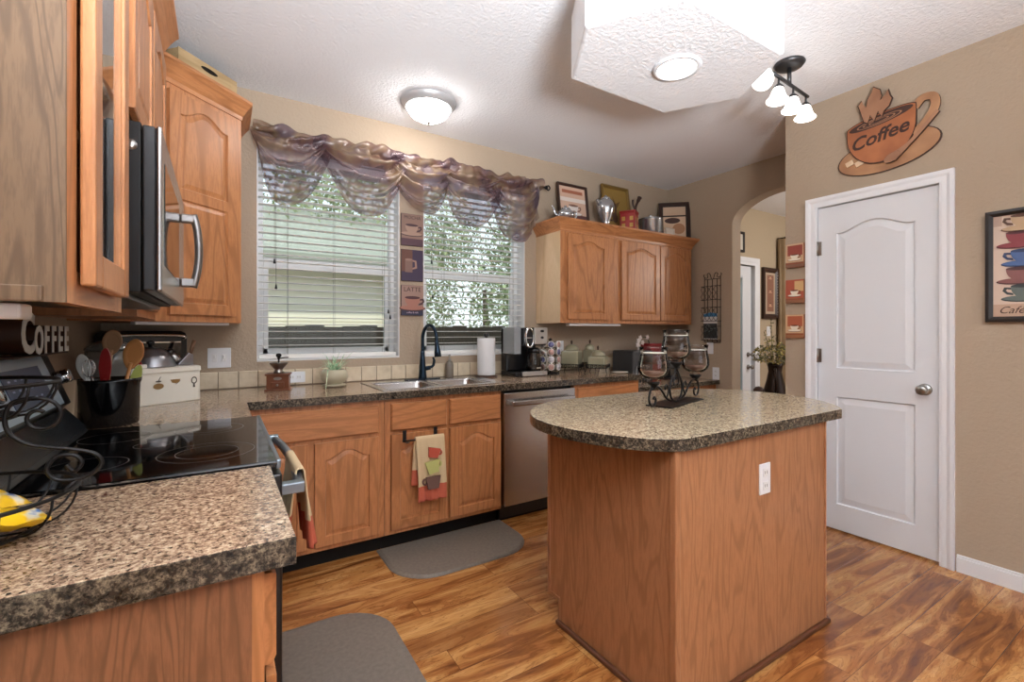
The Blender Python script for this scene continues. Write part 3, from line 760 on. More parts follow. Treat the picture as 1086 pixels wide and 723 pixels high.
# face plate on the sloped front
nx = Vector((0, -(.165), .06)).normalized()
def onface(x, s, o_=0):     # s along slope 0..1
    return Vector((x, y0+.025+.06*s, 1.02+.165*s)) + nx*o_
mb = MB(); mb.use(bgm)
def plate(x0, x1, s0, s1, th=.003):
    mb.rings([[onface(x0, s0, .0003), onface(x1, s0, .0003), onface(x1, s1, .0003), onface(x0, s1, .0003)], [onface(x0, s0, th), onface(x1, s0, th), onface(x1, s1, th), onface(x0, s1, th)]])
plate(.002, rw-.08, .04, .97); mb.build('control_panel', None, t)
mb = MB(); mb.use(base_mat('display_glass', '#4a5a78', .4)); plate(.30, rw-.16, .18, .80, .005); dsp = mb.build('display', None, t)
mb = MB(); mb.use(base_mat('display_print', '#b9c4e6', .4))
for i in range(5):
    for j in range(3): plate(.33+i*.045, .345+i*.045, .3+j*.16, .33+j*.16, .0056)
mb.build('display_markings', None, dsp)
knob_rot = Matrix.Rotation(-math.atan2(.165, .06), 4, 'X')
mb = MB(); mb.use(M['chrome'])
for kx in (.06, .15, rw-.045):
    m4 = Matrix.Translation(onface(kx, .5, .003)) @ Matrix.Rotation(math.atan2(nx.z, -nx.y)*-1+PI/2, 4, 'X')
    mb = MB(); mb.use(M['chrome']).lathe([(0, 0), (.022, 0), (.024, .004), (.021, .008), (.024, .012), (.021, .016), (.024, .020), (.021, .024), (.023, .03), (.02, .036), (0, .037)], 0, 0, 0, 20, m4); mb.build('knob', None, t)
lstrip = MB(); lstrip.use(base_mat('range_dark_slope', '#1b1e21', .25)).rings([[(.004, y0-.012+.0, .931), (rw-.004, y0-.012, .931), (rw-.004, y0+.043, .999), (.004, y0+.043, .999)], [(.004, y0-.016, .934), (rw-.004, y0-.016, .934), (rw-.004, y0+.039, 1.002), (.004, y0+.039, 1.002)]]); lstrip.build('lower_strip', None, t)
# oven door, handle, drawer
mb = MB(); mb.use(M['black']).box(.006, rw-.006, -.038, 0, .235, .885, .006); od = mb.build('oven_door', None, t)
mb = MB(); mb.use(M['blackgl']).box(.10, rw-.10, -.040, -.037, .34, .72); mb.build('window', None, od)
mb = MB(); mb.use(frm)
hp = [(.035, -.055, .835), (.035, -.085, .835)]
mb.tube(smooth_pts([(.05, -.082, .832), (.2, -.094, .834), (rw/2, -.098, .835), (rw-.2, -.094, .834), (rw-.05, -.082, .832)], 5), .014, 12)
mb.box(.03, .062, -.096, -.036, .818, .848, .004).box(rw-.062, rw-.03, -.096, -.036, .818, .848, .004); mb.build('handle', None, od)
mb = MB(); mb.use(M['black']).box(.006, rw-.006, -.034, 0, .07, .225, .006); mb.build('drawer', None, t)
mb = MB(); mb.use(M['kick']).box(.02, rw-.02, .05, .3, 0, .06); mb.build('toe_kick', None, t)

# ---------------------------------------------------------------- microwave
t = thing('microwave_oven', 'black and stainless over-the-range microwave on the left wall', 'microwave', (-.15, 1.335, 1.345), PI/2)
mw, mh = .752, .385
mb = MB(); mb.use(base_mat('microwave_case', '#120f0e', .55, spec=.25)).box(0, mw, .002, -.15-XL-.003, .0, mh, .003); mb.build('body', None, t)
mb = MB(); mb.use(M['black']).box(0, mw, -.024, 0, .004, mh-.004, .004); dr = mb.build('door', None, t)
mb = MB(); mb.use(M['steel']).box(.0, mw-.001, -.036, -.0245, .002, mh-.002, .008, seg=3); fc = mb.build('front_panel', None, dr)
mb = MB(); mb.use(M['blackgl']).box(.06, .50, -.0375, -.036, .07, mh-.07); mb.build('window', None, dr)
mb = MB(); mb.use(base_mat('dark_steel', '#8a8684', .3, 1)).box(.56, .585, -.078, -.036, .275, .305, .006).box(.56, .585, -.078, -.036, .06, .09, .006)
mb.tube(smooth_pts([(.572, -.072, .06), (.572, -.084, .12), (.572, -.088, .18), (.572, -.084, .25), (.572, -.072, .305)], 5), .012, 10); mb.build('handle', None, dr)
mb = MB(); mb.use(M['black']).box(.03, mw-.03, .03, .33, -.012, -.0005, .003); mb.build('vent_grille', None, t)
mb = MB(); mb.use(M['nickel']).lathe([(0, 0), (.012, 0), (.012, .002), (.0, .002)], 0, .02, .33, 16, Matrix.Rotation(-PI/2, 4, 'Y')); mb.build('badge', None, t)

# ================================================================== ISLAND
IX0, IX1, IY0, IY1 = 1.237, 2.215, .985, 1.665
t = thing('kitchen_island', 'oak kitchen island with two plain panel sides in the middle of the floor', 'island', (0, 0, 0))
mb = MB(); mb.use(M['oak_island']).box(IX0+.012, IX1-.012, IY0+.012, IY1-.005, .10, .872).box(IX0+.012, IX1-.012, IY0+.012, IY1-.075, 0, .10); mb.build('body', None, t)
mb = MB(); mb.use(M['oak_island']).box(IX0+.012, IX1, IY0, IY0+.012, 0, .872); mb.build('front_panel', None, t)
mb = MB(); mb.use(M['oak_island']).prism([(IY0, 0), (IY0, .872), (IY1, .872), (IY1, .105), (IY1-.075, .105), (IY1-.075, 0)], IX0, IX0+.012, 'x'); mb.build('side_panel', None, t)
mb = MB(); mb.use(M['oak_island'])
mb.box(IX0-.005, IX0+.020, IY0-.005, IY0+.020, .018, .872, .003); mb.build('corner_trim', None, t)
mb = MB(); mb.use(M['oak_island']).box(IX1-.006, IX1+.005, IY0-.006, IY0+.02, .018, .872, .003); mb.build('corner_trim', None, t)
mb = MB(); mb.use(M['oak_island'])
mb.box(IX0-.005, IX0, IY1-.014, IY1+.002, .10, .872, .001).box(IX0-.005, IX0, IY1-.085, IY1-.073, .018, .10, .001).box(IX0-.005, IX0, IY1-.085, IY1, .10, .114, .001)
mb.build('edge_trim', None, t)
brn = base_mat('dark_wood_shoe_molding', '#5a3420', .4)
mb = MB(); mb.use(brn).box(IX0-.018, IX0, IY0-.018, IY1-.07, 0, .02, .006).box(IX0-.018, IX1+.018, IY0-.018, IY0, 0, .02, .006).box(IX1, IX1+.018, IY0-.018, IY1-.07, 0, .02, .006); mb.build('shoe_molding', None, t)
for a, b in ((IX0+.04, 1.71), (1.74, IX1-.04)):
    d_ = door_local('door', b-a, .72, M['oak_base'], t, 0, .125, 0); d_.rotation_euler = (0, 0, PI); d_.location = (b, IY1-.002, .125)
mb = MB(); mb.use(M['white']).box(-.036, .036, -.006, 0, -.058, .058, .003)
plt = mb.build('outlet_plate', None, t, (1.745, IY0, .70))
dk = base_mat('outlet_slots', '#4a4542', .5)
mb = MB(); mb.use(M['vinyl']).box(-.017, .017, -.0085, -.006, .010, .040, .003).box(-.017, .017, -.0085, -.006, -.040, -.010, .003)
mb.use(dk)
for s in (.025, -.025): mb.box(-.008, -.006, -.009, -.0085, s-.005, s+.006).box(.006, .008, -.009, -.0085, s-.005, s+.006)
mb.build('receptacle', None, plt)
# top
def arcpts(c0, c1, bulge, n=18):
    """arc from c0 to c1 bulging to the right-hand side by bulge"""
    a = Vector(c0); b = Vector(c1); ch = (b-a).length; r_ = (ch*ch/4+bulge*bulge)/(2*bulge)
    mid = (a+b)/2; d_ = (b-a).normalized(); nrm = Vector((d_.y, -d_.x)); cen = mid-nrm*(r_-bulge)
    a0 = math.atan2(*(a-cen).yx); a1 = math.atan2(*(b-cen).yx)
    while a1 < a0: a1 += 2*PI
    return [(cen.x+r_*math.cos(a0+(a1-a0)*k/n), cen.y+r_*math.sin(a0+(a1-a0)*k/n)) for k in range(n+1)]
top = [(a.x, a.y) for a in smooth_pts([(2.325, .965, 0), (2.43, 1.03, 0), (2.535, 1.15, 0), (2.60, 1.30, 0), (2.612, 1.42, 0), (2.585, 1.58, 0), (2.50, 1.71, 0), (2.38, 1.79, 0), (2.2, 1.835, 0), (1.9, 1.85, 0), (1.6, 1.85, 0), (1.40, 1.84, 0), (1.25, 1.77, 0), (1.13, 1.655, 0), (1.055, 1.51, 0), (1.035, 1.35, 0), (1.065, 1.20, 0), (1.12, 1.08, 0), (1.19, 1.0, 0), (1.26, .962, 0)], 4)]
o = slab(top, .872, .914, 'island_countertop', 'light speckled island top with bowed ends carrying the candle holder', 'counter_light')

# ================================================================== THINGS ON THE LEFT
def wall_plate(loc, rz, label, w_=.07, h=.115, kind='switch', parent_n=1):
    t = thing('wall_plate', label, 'wall plate', loc, rz)
    mb = MB(); mb.use(M['white']).box(-w_/2, w_/2, -.006, 0, -h/2, h/2, .003); mb.build('cover_plate', None, t)
    for k in range(parent_n):
        cx = (k-(parent_n-1)/2)*.046
        if kind == 'switch':
            mb = MB(); mb.use(M['vinyl']).box(cx-.005, cx+.005, -.016, -.006, -.004, .016, .002).box(cx-.012, cx+.012, -.008, -.006, -.022, .022, .001); mb.build('toggle', None, t)
        else:
            mb = MB(); mb.use(M['vinyl'])
            hz = w_ > h
            for s_ in (-.02, .02):
                a, b = (s_, 0) if hz else (cx, s_)
                mb.use(M['vinyl']).box(a-.015, a+.015, -.008, -.006, b-.013, b+.013, .003)
                mb.use(dk).box(a-.007, a-.005, -.0085, -.008, b-.005, b+.006).box(a+.005, a+.007, -.0085, -.008, b-.005, b+.006)
            mb.build('receptacle', None, t)
    return t
wall_plate((-.005, YW-.001, 1.10), 0, 'double white switch plate on the window wall behind the cream bread box', .118, .118, 'switch', 2)
wall_plate((.405, YW-.012, .966), 0, 'horizontal white outlet plate on the tiles beside the coffee grinder', .115, .07, 'outlet')
wall_plate((2.545, YW-.001, 1.115), 0, 'white outlet plate on the wall behind the tall green canister', .075, .118, 'outlet')
wall_plate((XA-.001, 2.762, 1.423-.37+.0), -PI/2, 'white outlet plate low on the arch wall above the desk', .07, .115, 'outlet') if False else None
wall_plate((XA-.001, 2.762, 1.10), -PI/2, 'white switch plate on the arch wall below the wire magazine rack', .07, .115, 'switch')
wall_plate((XA-.001, 2.70, .86), -PI/2, 'white outlet plate on the arch wall just above the low desk', .07, .115, 'outlet')

cream = base_mat('cream_enamel', '#e3ded1', .3)
bbA = Vector((-.335, 2.665)); bba = math.atan2(.16, .26)
t = thing('bread_box', 'cream enamel bread box with kitchen decals on the back left counter', 'box', (bbA.x, bbA.y, .9145), bba)
def rrect(x0, x1, y0, y1, q, z, k=6):
    pts = []
    for cx, cy, s0 in ((x1-q, y1-q, 0), (x0+q, y1-q, PI/2), (x0+q, y0+q, PI), (x1-q, y0+q, 1.5*PI)):
        for i in range(k): pts.append((cx+q*math.cos(s0+i*PI/2/(k-1)), cy+q*math.sin(s0+i*PI/2/(k-1)), z))
    return pts
mb = MB(); mb.use(cream).rings([rrect(0, .305, 0, .20, .035, 0), rrect(-.002, .307, -.002, .202, .037, .004), rrect(0, .305, 0, .20, .035, .145)], cap0=True, smooth=False); bbx = mb.build('body', None, t)
mb = MB(); mb.use(cream).rings([rrect(-.004, .309, -.004, .204, .039, .1455), rrect(-.006, .311, -.006, .206, .041, .150), rrect(-.004, .309, -.004, .204, .039, .168), rrect(.006, .299, .006, .194, .03, .172)], cap0=True); mb.build('lid', None, t)
gold = base_mat('decal_brown', '#8a6a3c', .5); dgr = base_mat('decal_dark', '#4e463c', .5)
mb = MB(); mb.use(gold).prism(ell(.105, .085, .022, .014), -.0022, -.001, 'y').prism([(.155, .112), (.200, .112), (.192, .097), (.178, .092), (.163, .097)], -.0022, -.001, 'y')
mb.use(dgr).prism(ell(.105, .108, .012, .004), -.0022, -.001, 'y').prism([(.103, .11), (.113, .13), (.115, .129), (.106, .11)], -.0022, -.001, 'y').prism([(.178, .088), (.181, .088), (.200, .104), (.197, .104)], -.0022, -.001, 'y')
mb.rings([[(a, -.0022, b) for a, b in ell(.262, .10, .014, .018)], [(a, -.0022, b) for a, b in ell(.262, .10, .009, .012)]], cap1=False).prism([(.257, .066), (.267, .066), (.265, .082), (.259, .082)], -.0022, -.001, 'y'); mb.build('decal', None, bbx)
Wp = lambda lx, ly, z: (bbA.x+lx*math.cos(bba)-ly*math.sin(bba), bbA.y+lx*math.sin(bba)+ly*math.cos(bba), z)
ZB = .9145+.172
pew = base_mat('dull_pewter', '#949396', .3, .9)
t = thing('domed_lid', 'large domed pewter pan lid resting on the cream bread box', 'pan lid', Wp(.12, .10, ZB))
mb = MB(); mb.use(pew).lathe([(.102, 0), (.104, .004), (.102, .008), (.096, .03), (.082, .058), (.058, .080), (.03, .092), (.0, .096)], seg=32); mb.build('dome', None, t)
mb = MB(); mb.use(M['black']).lathe([(0, .094), (.008, .095), (.008, .106), (.016, .110), (.017, .120), (.008, .125), (0, .126)], seg=16); mb.build('knob', None, t)
t = thing('spice_shaker', 'small metal shaker lying on the bread box beside the pan lid', 'shaker', Wp(.236, .10, ZB+.001), bba)
tl = Matrix.Translation((0, 0, .026)) @ Matrix.Rotation(R(-38), 4, 'Y')
mb = MB(); mb.use(M['nickel']).lathe([(0, -.012), (.019, -.012), (.020, .0), (.020, .045), (0, .045)], mat=tl, seg=18); mb.build('body', None, t)
mb = MB(); mb.use(M['black']).lathe([(.0, .045), (.021, .045), (.021, .058), (.012, .066), (0, .067)], mat=tl, seg=18); mb.build('cap', None, t)
t = thing('pie_server', 'triangular grey server with a wooden handle standing on the bread box', 'pie server', Wp(.277, .08, ZB+.0005), bba)
mb = MB(); mb.use(pew).prism([(-.055, 0), (.022, 0), (.022, .052), (.0, .062)], -.012, .012, 'y', bev=.002); mb.build('blade', None, t)
mb = MB(); mb.use(base_mat('aged_wood', '#6e4c33', .5)).tube([(.014, 0, .055), (.020, 0, .08), (.032, 0, .125)], [.006, .009, .010], 8); mb.build('handle', None, t)
t = thing('painted_egg', 'small red and white ornament on the front edge of the bread box', 'ornament', Wp(.035, .02, ZB+.0005), bba)
mb = MB(); mb.use(base_mat('ornament_white', '#e2dcd2', .4)).box(-.02, .03, -.012, .012, 0, .018, .005); mb.build('base', None, t)
mb = MB(); mb.use(base_mat('ornament_red', '#a3242a', .35)).lathe([(0, .018), (.006, .019), (.008, .024), (.006, .030), (0, .032)], .005, 0, 0, 12); mb.build('berry', None, t)

# black utensil crock
t = thing('utensil_crock', 'glossy black utensil crock behind the cooktop', 'crock', (-.345, 2.235, .9145))
crk = base_mat('black_glazed_ceramic', '#0b0b0d', .12)
mb = MB(); mb.use(crk).lathe([(0, 0), (.080, 0), (.086, .006), (.090, .15), (.094, .16), (.094, .17), (.088, .17), (.084, .15), (.078, .012), (0, .010)], seg=36); mb.build('pot', None, t)
wood = base_mat('spoon_wood', '#bd8149', .45); wood2 = base_mat('spoon_wood_pale', '#a4805f', .5); redp = base_mat('red_spatula', '#8f1c1c', .35); greenp = base_mat('green_spatula', '#a9b25c', .4); whp = base_mat('white_spoon_plastic', '#d6d5d0', .35)
def utensil(name, label, bx_, by_, dx, dy, ln, mat, head, hw, hl, th=.006):
    """handle rooted in the crock leaning (dx,dy)"""
    t = thing(name, label, 'utensil', (-.345+bx_, 2.235+by_, .9145+.012), 0)
    d_ = Vector((dx, dy, 1)).normalized(); mb = MB(); mb.use(mat).tube([d_*0.005, d_*(ln-hl*.8)], [.005, .006], 8); mb.build('handle', None, t)
    side = d_.cross(Vector((-.25, -1, 0))).normalized(); nr = side.cross(d_).normalized()
    mb = MB(); mb.use(mat)
    def rg(o_):
        return [d_*(ln-hl*.5+ (hl*.55*(math.sin(a))))+side*(hw*math.cos(a)*(1-.25*(math.sin(a) < 0)*abs(math.sin(a))))+nr*o_ for a in [2*PI*k/20 for k in range(20)]]
    if head == 'spoon':
        c0 = d_*(ln-hl*.5); sc = lambda r_, f, o_: [c0+(p-c0)*f+nr*o_ for p in r_]
        mb.rings([sc(rg(0), .6, -.008), sc(rg(0), .9, -.004), sc(rg(0), 1, 0), sc(rg(0), .93, .003), sc(rg(0), .6, -.003)], cap0=True, smooth=True)
    else: mb.rings([rg(-th/2), rg(th/2)], cap0=True)
    mb.build('bowl', None, t)
utensil('wooden_spoon', 'honey coloured wooden spoon, tallest and frontmost in the black crock', .02, -.03, .22, -.08, .305, wood, 'spoon', .033, .105)
utensil('wooden_spoon', 'duller brown wooden spoon leaning behind the honey coloured one in the crock', -.02, .03, .06, .12, .335, wood2, 'spoon', .033, .09)
utensil('spatula', 'dark red spatula in the black crock', -.01, -.04, .03, -.06, .265, redp, 'flat', .018, .13)
utensil('spatula', 'green spatula at the right side of the black crock', .035, .0, .26, .0, .205, greenp, 'flat', .017, .11)
utensil('serving_spoon', 'white plastic serving spoon at the left side of the black crock', -.035, -.02, -.14, -.10, .25, whp, 'spoon', .022, .09)
t = thing('whisk', 'chrome wire whisk head at the left rim of the black crock', 'utensil', (-.36, 2.215, .9265))
mb = MB(); mb.use(M['chrome']).tube([(0, 0, .005), (-.03, -.02, .17)], .005, 8)
for k in range(4):
    a = PI*k/4; pts = []
    for j in range(13):
        u = j/12*2*PI; pts.append(Vector((-.035, -.022, .20))+Vector((math.cos(a)*.018*math.sin(u), math.sin(a)*.018*math.sin(u), -.032*math.cos(u))))
    mb.tube(pts, .0012, 5)
mb.build('wire_loops', None, t)

# glass jar and black tray behind
t = thing('glass_jar', 'lidded glass jar in the back left corner behind the utensil crock', 'jar', (-.40, 2.60, .9145))
jg = base_mat('pale_grey_glass', '#8f928f', .15, spec=.7); nodes(jg)[2].inputs['Transmission Weight'].default_value = .5
mb = MB(); mb.use(jg).lathe([(0, 0), (.06, 0), (.066, .01), (.060, .10), (.078, .20), (.082, .26), (.0, .26)]); mb.build('body', None, t)
mb = MB(); mb.use(jg).lathe([(0, .262), (.084, .262), (.084, .27), (.06, .292), (.03, .303), (.01, .306), (.012, .315), (.017, .324), (.012, .335), (0, .338)]); mb.build('lid', None, t)
t = thing('toaster_oven', 'black toaster oven with a chrome handle in the back left corner', 'toaster oven', (-.31, 3.02, .9145), R(20))
mb = MB(); mb.use(M['black']).box(-.19, .17, -.02, .17, .012, .345, .03); mb.build('body', None, t)
mb = MB(); mb.use(M['chrome']).tube(smooth_pts([(-.16, -.022, .30), (-.16, -.05, .315), (-.10, -.055, .322), (.08, -.055, .322), (.14, -.05, .315), (.14, -.022, .30)], 5), .007, 8); mb.build('handle', None, t)
mb = MB(); mb.use(M['blackgl']).box(-.15, .13, -.024, -.019, .06, .285); mb.use(M['chrome']).box(-.15, .13, -.026, -.022, .283, .289); mb.build('door', None, t)
for sx in (-.16, .14):
    for sy in (.01, .14):
        mb = MB(); mb.use(M['black']).lathe([(0, 0), (.012, 0), (.010, .014), (0, .014)], sx, sy, 0, 10); mb.build('foot', None, t)
# wood item in front of the toaster (cutting board edge)
t = tag(MB().use(base_mat('tan_napkins', '#b89f82', .6)).box(-.05, .05, -.02, .02, 0, .17, .004, Matrix.Rotation(R(-12), 4, 'X')).build('recipe_card_box', None, None, (-.475, 2.16, .918)), 'tan card box leaning by the wall behind the range controls', 'box')

# COFFEE letter sign on the range backguard
t = thing('letter_sign', 'free-standing word sign in white-faced letters on top of the range', 'sign', (-.455, 1.625, 1.1865), PI/2)
brownl = base_mat('letter_sides_brown', '#3e2314', .5); whitel = base_mat('letter_face_white', '#d8d6d0', .6)
mb = MB(); mb.use(brownl).box(-.01, .47, -.026, .026, 0, .004, .001); mb.build('base', None, t)
def big_letter(ch, x, size, base_z, sx):
    o = text(ch, size, .026, brownl, t, (x, 0, base_z+size*.36), FR, 'letter', size*.03, 0, 'CENTER', sx)
    f = text(ch, size, .001, whitel, t, (x, -.0275, base_z+size*.36), FR, 'letter_face', size*.03, 0, 'CENTER', sx); f.parent = o; f.location = (0, 0, .0275); f.rotation_euler = (0, 0, 0); f.scale = (1, 1, 1)
big_letter('C', .085, .148, .006, .95)
for k, ch in enumerate('OFFEE'): big_letter(ch, .172+k*.068, .108, .003, .82)

# wire fruit basket
t = thing('wire_basket', 'two-tier black wire fruit basket on the near counter, cut by the left edge', 'basket', (-.375, 1.10, .9145))
def wire_bowl(zr, rr_, zb, rb_, n, name):
    mb = MB(); mb.use(M['blackm'])
    mb.tube([(rr_*math.cos(2*PI*k/40), rr_*math.sin(2*PI*k/40), zr) for k in range(40)], .0035, 8, closed=True)
    mb.tube([(rb_*math.cos(2*PI*k/32), rb_*math.sin(2*PI*k/32), zb) for k in range(32)], .003, 8, closed=True)
    for k in range(n):
        a = 2*PI*k/n; c, s_ = math.cos(a), math.sin(a); pts = []
        for j in range(7):
            f = j/6; r_ = rb_+(rr_-rb_)*math.sin(f*PI/2); z = zb+(zr-zb)*(1-math.cos(f*PI/2)); pts.append((r_*c, r_*s_, z))
        mb.tube(pts, .002, 6)
    for k in range(-3, 4):
        y = k*rb_/4; hw_ = math.sqrt(max(rb_*rb_-y*y, 0)); mb.tube([(-hw_, y, zb), (hw_, y, zb)], .0018, 6)
    mb.build(name, None, t)
wire_bowl(.072, .162, .012, .11, 14, 'lower_bowl'); wire_bowl(.256, .136, .200, .085, 12, 'upper_bowl')
# scroll stand, in the vertical plane through the centre facing the camera
mb = MB(); mb.use(M['blackm'])
def px(a, b):
    """measured scroll profile: (x, z) in metres from the basket centre"""
    return (a+.036, -.05, b+.038)
def spiral(cx, cz, r0, r1, a0, a1, n=22): return [px(cx+(r0+(r1-r0)*k/n)*math.cos(a0+(a1-a0)*k/n), cz+(r0+(r1-r0)*k/n)*math.sin(a0+(a1-a0)*k/n)) for k in range(n+1)]
s1 = spiral(.088, .222-.085+.045, .006, .030, -.3, -2*PI+.9+.6)[0:]
up = spiral(.090, .165, .008, .031, PI*.3, PI*2.6)
mb.tube(up, .0032, 8)
stem = [px(.085, .196), px(.058, .190), px(.050, .165), px(.056, .140), px(.080, .120), px(.125, .108), px(.158, .095), px(.166, .076), px(.145, .058), px(.112, .058), px(.098, .077), px(.110, .097), px(.132, .096), px(.141, .082), px(.131, .070), px(.122, .082)]
mb.tube(smooth_pts(stem, 5), .0034, 8)
mb.tube([(0, 0, .012), (0, 0, .262)], .004, 8)
for a in (0, PI/2, PI, 1.5*PI):
    mb.lathe([(0, -.012), (.006, -.010), (.007, 0), (.006, .004), (0, .006)], .105*math.cos(a), .105*math.sin(a), .012, 8)
mb.tube([(.0, 0, .202), (.06, -.03, .215), (.121, -.05, .234)], .003, 6).tube([(.150, -.05, .072), (.158, -.05, .080), (.170, -.05, .092)], .003, 6)
mb.build('scroll_stand', None, t)
# snack packets in the lower bowl
yel = base_mat('yellow_wrapper', '#e8b410', .3); v_ = coords(yel); setc(yel, ramp(yel, noise_n(yel, v_, 26, 2), [(.0, '#d9a808'), (.60, '#f0c01c'), (.68, '#e9e2cc'), (.74, '#2b62a8')]))
def packet(loc, rz, rx_, sx, sy, label, mat, seed):
    random.seed(seed)
    t_ = MB(); t_.use(mat)
    def fn(top):
        def f(u, v):
            a, b = (u-.5)*2, (v-.5)*2
            z = (1-a**4)*(1-b*b)*.020*(1 if top else -.7)+.003*math.sin(9*a+seed)*math.sin(7*b+seed*2)
            return (a*sx/2*(1-.06*b*b), b*sy/2, z)
        return f
    t_.grid(fn(True), 14, 12).grid(fn(False), 14, 12)
    o = t_.build('snack_packet', None, None, loc); o.rotation_euler = (rx_, R(8), rz); return tag(o, label, 'packet', 'snack packets in the lower basket')
packet((-.315, 1.055, .955), .35, -.15, .15, .10, 'yellow snack packet at the right front of the lower basket', yel, 1)
packet((-.42, 1.08, .957), -.25, .2, .16, .10, 'yellow and blue snack packet at the left of the lower basket', yel, 2)
packet((-.365, 1.15, .962), .9, .1, .15, .10, 'yellow snack packet with a pointed corner at the back of the lower basket', yel, 5)
pk = base_mat('pale_printed_wrapper', '#b9aaa0', .4); v_ = coords(pk); setc(pk, ramp(pk, noise_n(pk, v_, 30, 2), [(.45, '#c9bcb2'), (.52, '#8d6d66'), (.62, '#2a3050')]))
o = packet((-.385, 1.09, 1.130), .2, .0, .15, .09, 'pale printed packet lying in the upper basket', pk, 3); o['group'] = 'packets in the upper basket'

# ---------------------------------------------------------------- coffee grinder, plant
t = thing('coffee_grinder', 'antique wooden hand coffee grinder with metal hopper under the left window', 'coffee grinder', (.29, 3.04, .9145), R(-12))
gw = base_mat('grinder_wood', '#6b3a20', .35)
mb = MB(); mb.use(gw).box(-.068, .068, -.06, .06, 0, .010, .003).box(-.058, .058, -.05, .05, .010, .088, .002).box(-.066, .066, -.058, .058, .088, .098, .003); mb.build('box', None, t)
mb = MB(); mb.use(gw).box(-.034, .034, -.060, -.048, .018, .050, .003); mb.use(M['nickel']).lathe([(0, 0), (.006, 0), (.004, .006), (.007, .012), (0, .014)], 0, -.06, .034, 12, rm); mb.build('drawer', None, t)
mb = MB(); mb.use(M['nickel']).prism(ell(0, .070, .022, .009), -.052, -.049, 'y'); mb.build('nameplate', None, t)
mb = MB(); mb.use(M['nickel']).lathe([(0, .098), (.03, .098), (.026, .11), (.02, .118), (.030, .130), (.046, .150), (.050, .158), (.052, .160), (.046, .160), (.026, .132), (0, .125)], seg=28); mb.build('hopper', None, t)
mb = MB(); mb.use(M['blackm']).tube([(0, 0, .12), (0, 0, .185)], .005, 8).tube(smooth_pts([(0, 0, .183), (.02, .03, .186), (.045, .060, .186)], 4), .004, 6).lathe([(0, .18), (.008, .18), (.008, .19), (.014, .195), (.015, .206), (.009, .213), (0, .214)], 0, 0, 0, 14); mb.build('crank', None, t)
t = thing('potted_plant', 'spider plant in a round cream pot by the sink under the left window', 'plant', (.60, 3.04, .9145))
potm = base_mat('cream_glazed_pot', '#b5ad94', .35)
mb = MB(); mb.use(potm).lathe([(0, 0), (.05, 0), (.07, .008), (.072, .012), (.045, .014), (.052, .020), (.078, .045), (.083, .068), (.078, .090), (.064, .104), (.058, .106), (.056, .100), (.0, .095)], seg=32); mb.build('pot', None, t)
lf = base_mat('plant_leaves_pale', '#86a878', .5); random.seed(9)
v_ = coords(lf); setc(lf, ramp(lf, noise_n(lf, v_, 40, 2), [(.4, '#7fb088'), (.6, '#cfe0bc')]))
mb = MB(); mb.use(lf)
def blade(mb, base, az, ln, lift, w0, droop):
    pts = []
    for k in range(9):
        f = k/8; r_ = ln*f*(.9 if droop > .5 else .6); z = lift*f-droop*lift*f*f*1.5
        pts.append((Vector((base[0]+r_*math.cos(az), base[1]+r_*math.sin(az), base[2]+z)), w0*(1-f)**.6*(.5+f if f < .5 else 1)))
    sd = Vector((-math.sin(az), math.cos(az), 0))
    for (a, wa), (b, wb) in zip(pts, pts[1:]): mb.poly([a-sd*wa, a+sd*wa, b+sd*wb, b-sd*wb])
for i in range(58):
    az = random.uniform(0, 2*PI); blade(mb, (random.uniform(-.025, .025), random.uniform(-.025, .025), .095), az, random.uniform(.07, .16), random.uniform(.08, .155), random.uniform(.0035, .0065), random.uniform(.1, .6))
mb.poly([(-.05, -.06, .11), (-.044, -.06, .113), (-.065, -.10, .0), (-.069, -.10, .0)])
solidify(mb.build('leaves', None, t, recalc=False), .0006)

# ================================================================== COUNTER THINGS RIGHT OF SINK
t = thing('paper_towel_holder', 'upright roll of white paper towels on a stand between sink and coffee maker', 'paper towel holder', (1.70, 3.075, .9145))
mb = MB(); mb.use(brownl).lathe([(0, 0), (.085, 0), (.085, .008), (.06, .014), (0, .014)], seg=32).lathe([(0, .014), (.006, .014), (.006, .300), (0, .300)], seg=10); mb.build('stand', None, t)
mb = MB(); mb.use(M['black']).lathe([(0, .298), (.008, .299), (.019, .305), (.022, .316), (.018, .328), (0, .333)], seg=16); mb.build('finial', None, t)
ptm = base_mat('paper_towel', '#d9dadc', .85); bump(ptm, noise_n(ptm, coords(ptm), 90, 2), .3, .002)
mb = MB(); mb.use(ptm).lathe([(.022, .0155), (.066, .0155), (.068, .02), (.068, .288), (.066, .292), (.022, .292)], seg=36); tag(mb.build('paper_towel_roll', None, None, (1.70, 3.075, .9145)), 'full roll of white paper towels on its upright stand', 'paper towels')

t = thing('coffee_maker', 'black and stainless coffee maker with glass carafe between paper towels and pod carousel', 'coffee maker', (2.0, 3.02, .9145))
slv = base_mat('brushed_silver_panel', '#b8b4ae', .35, .7)
mb = MB(); mb.use(M['black']).box(-.125, .155, -.09, .135, 0, .035, .008).box(-.125, .155, .05, .135, .035, .37, .01).box(-.06, .155, -.09, .135, .235, .372, .008).box(-.125, -.06, -.06, .135, .16, .372, .008); mb.build('body', None, t)
mb = MB(); mb.use(slv).box(-.075, .155, -.105, -.088, .004, .038, .003); mb.build('drip_tray', None, t)
mb = MB(); mb.use(slv).box(.035, .155, -.103, -.088, .245, .372, .004)
mb.use(M['black']).prism(ell(.105, .345, .018, .010, 18), -.105, -.1025, 'y').prism(ell(.105, .295, .014, .010, 18), -.105, -.1025, 'y'); mb.build('control_panel', None, t)
mb = MB(); mb.use(base_mat('clear_grey_plastic', '#8d9092', .15)).box(-.128, -.066, -.068, .10, .17, .374, .004); mb.build('reservoir', None, t)
mb = MB(); mb.use(M['chrome'])
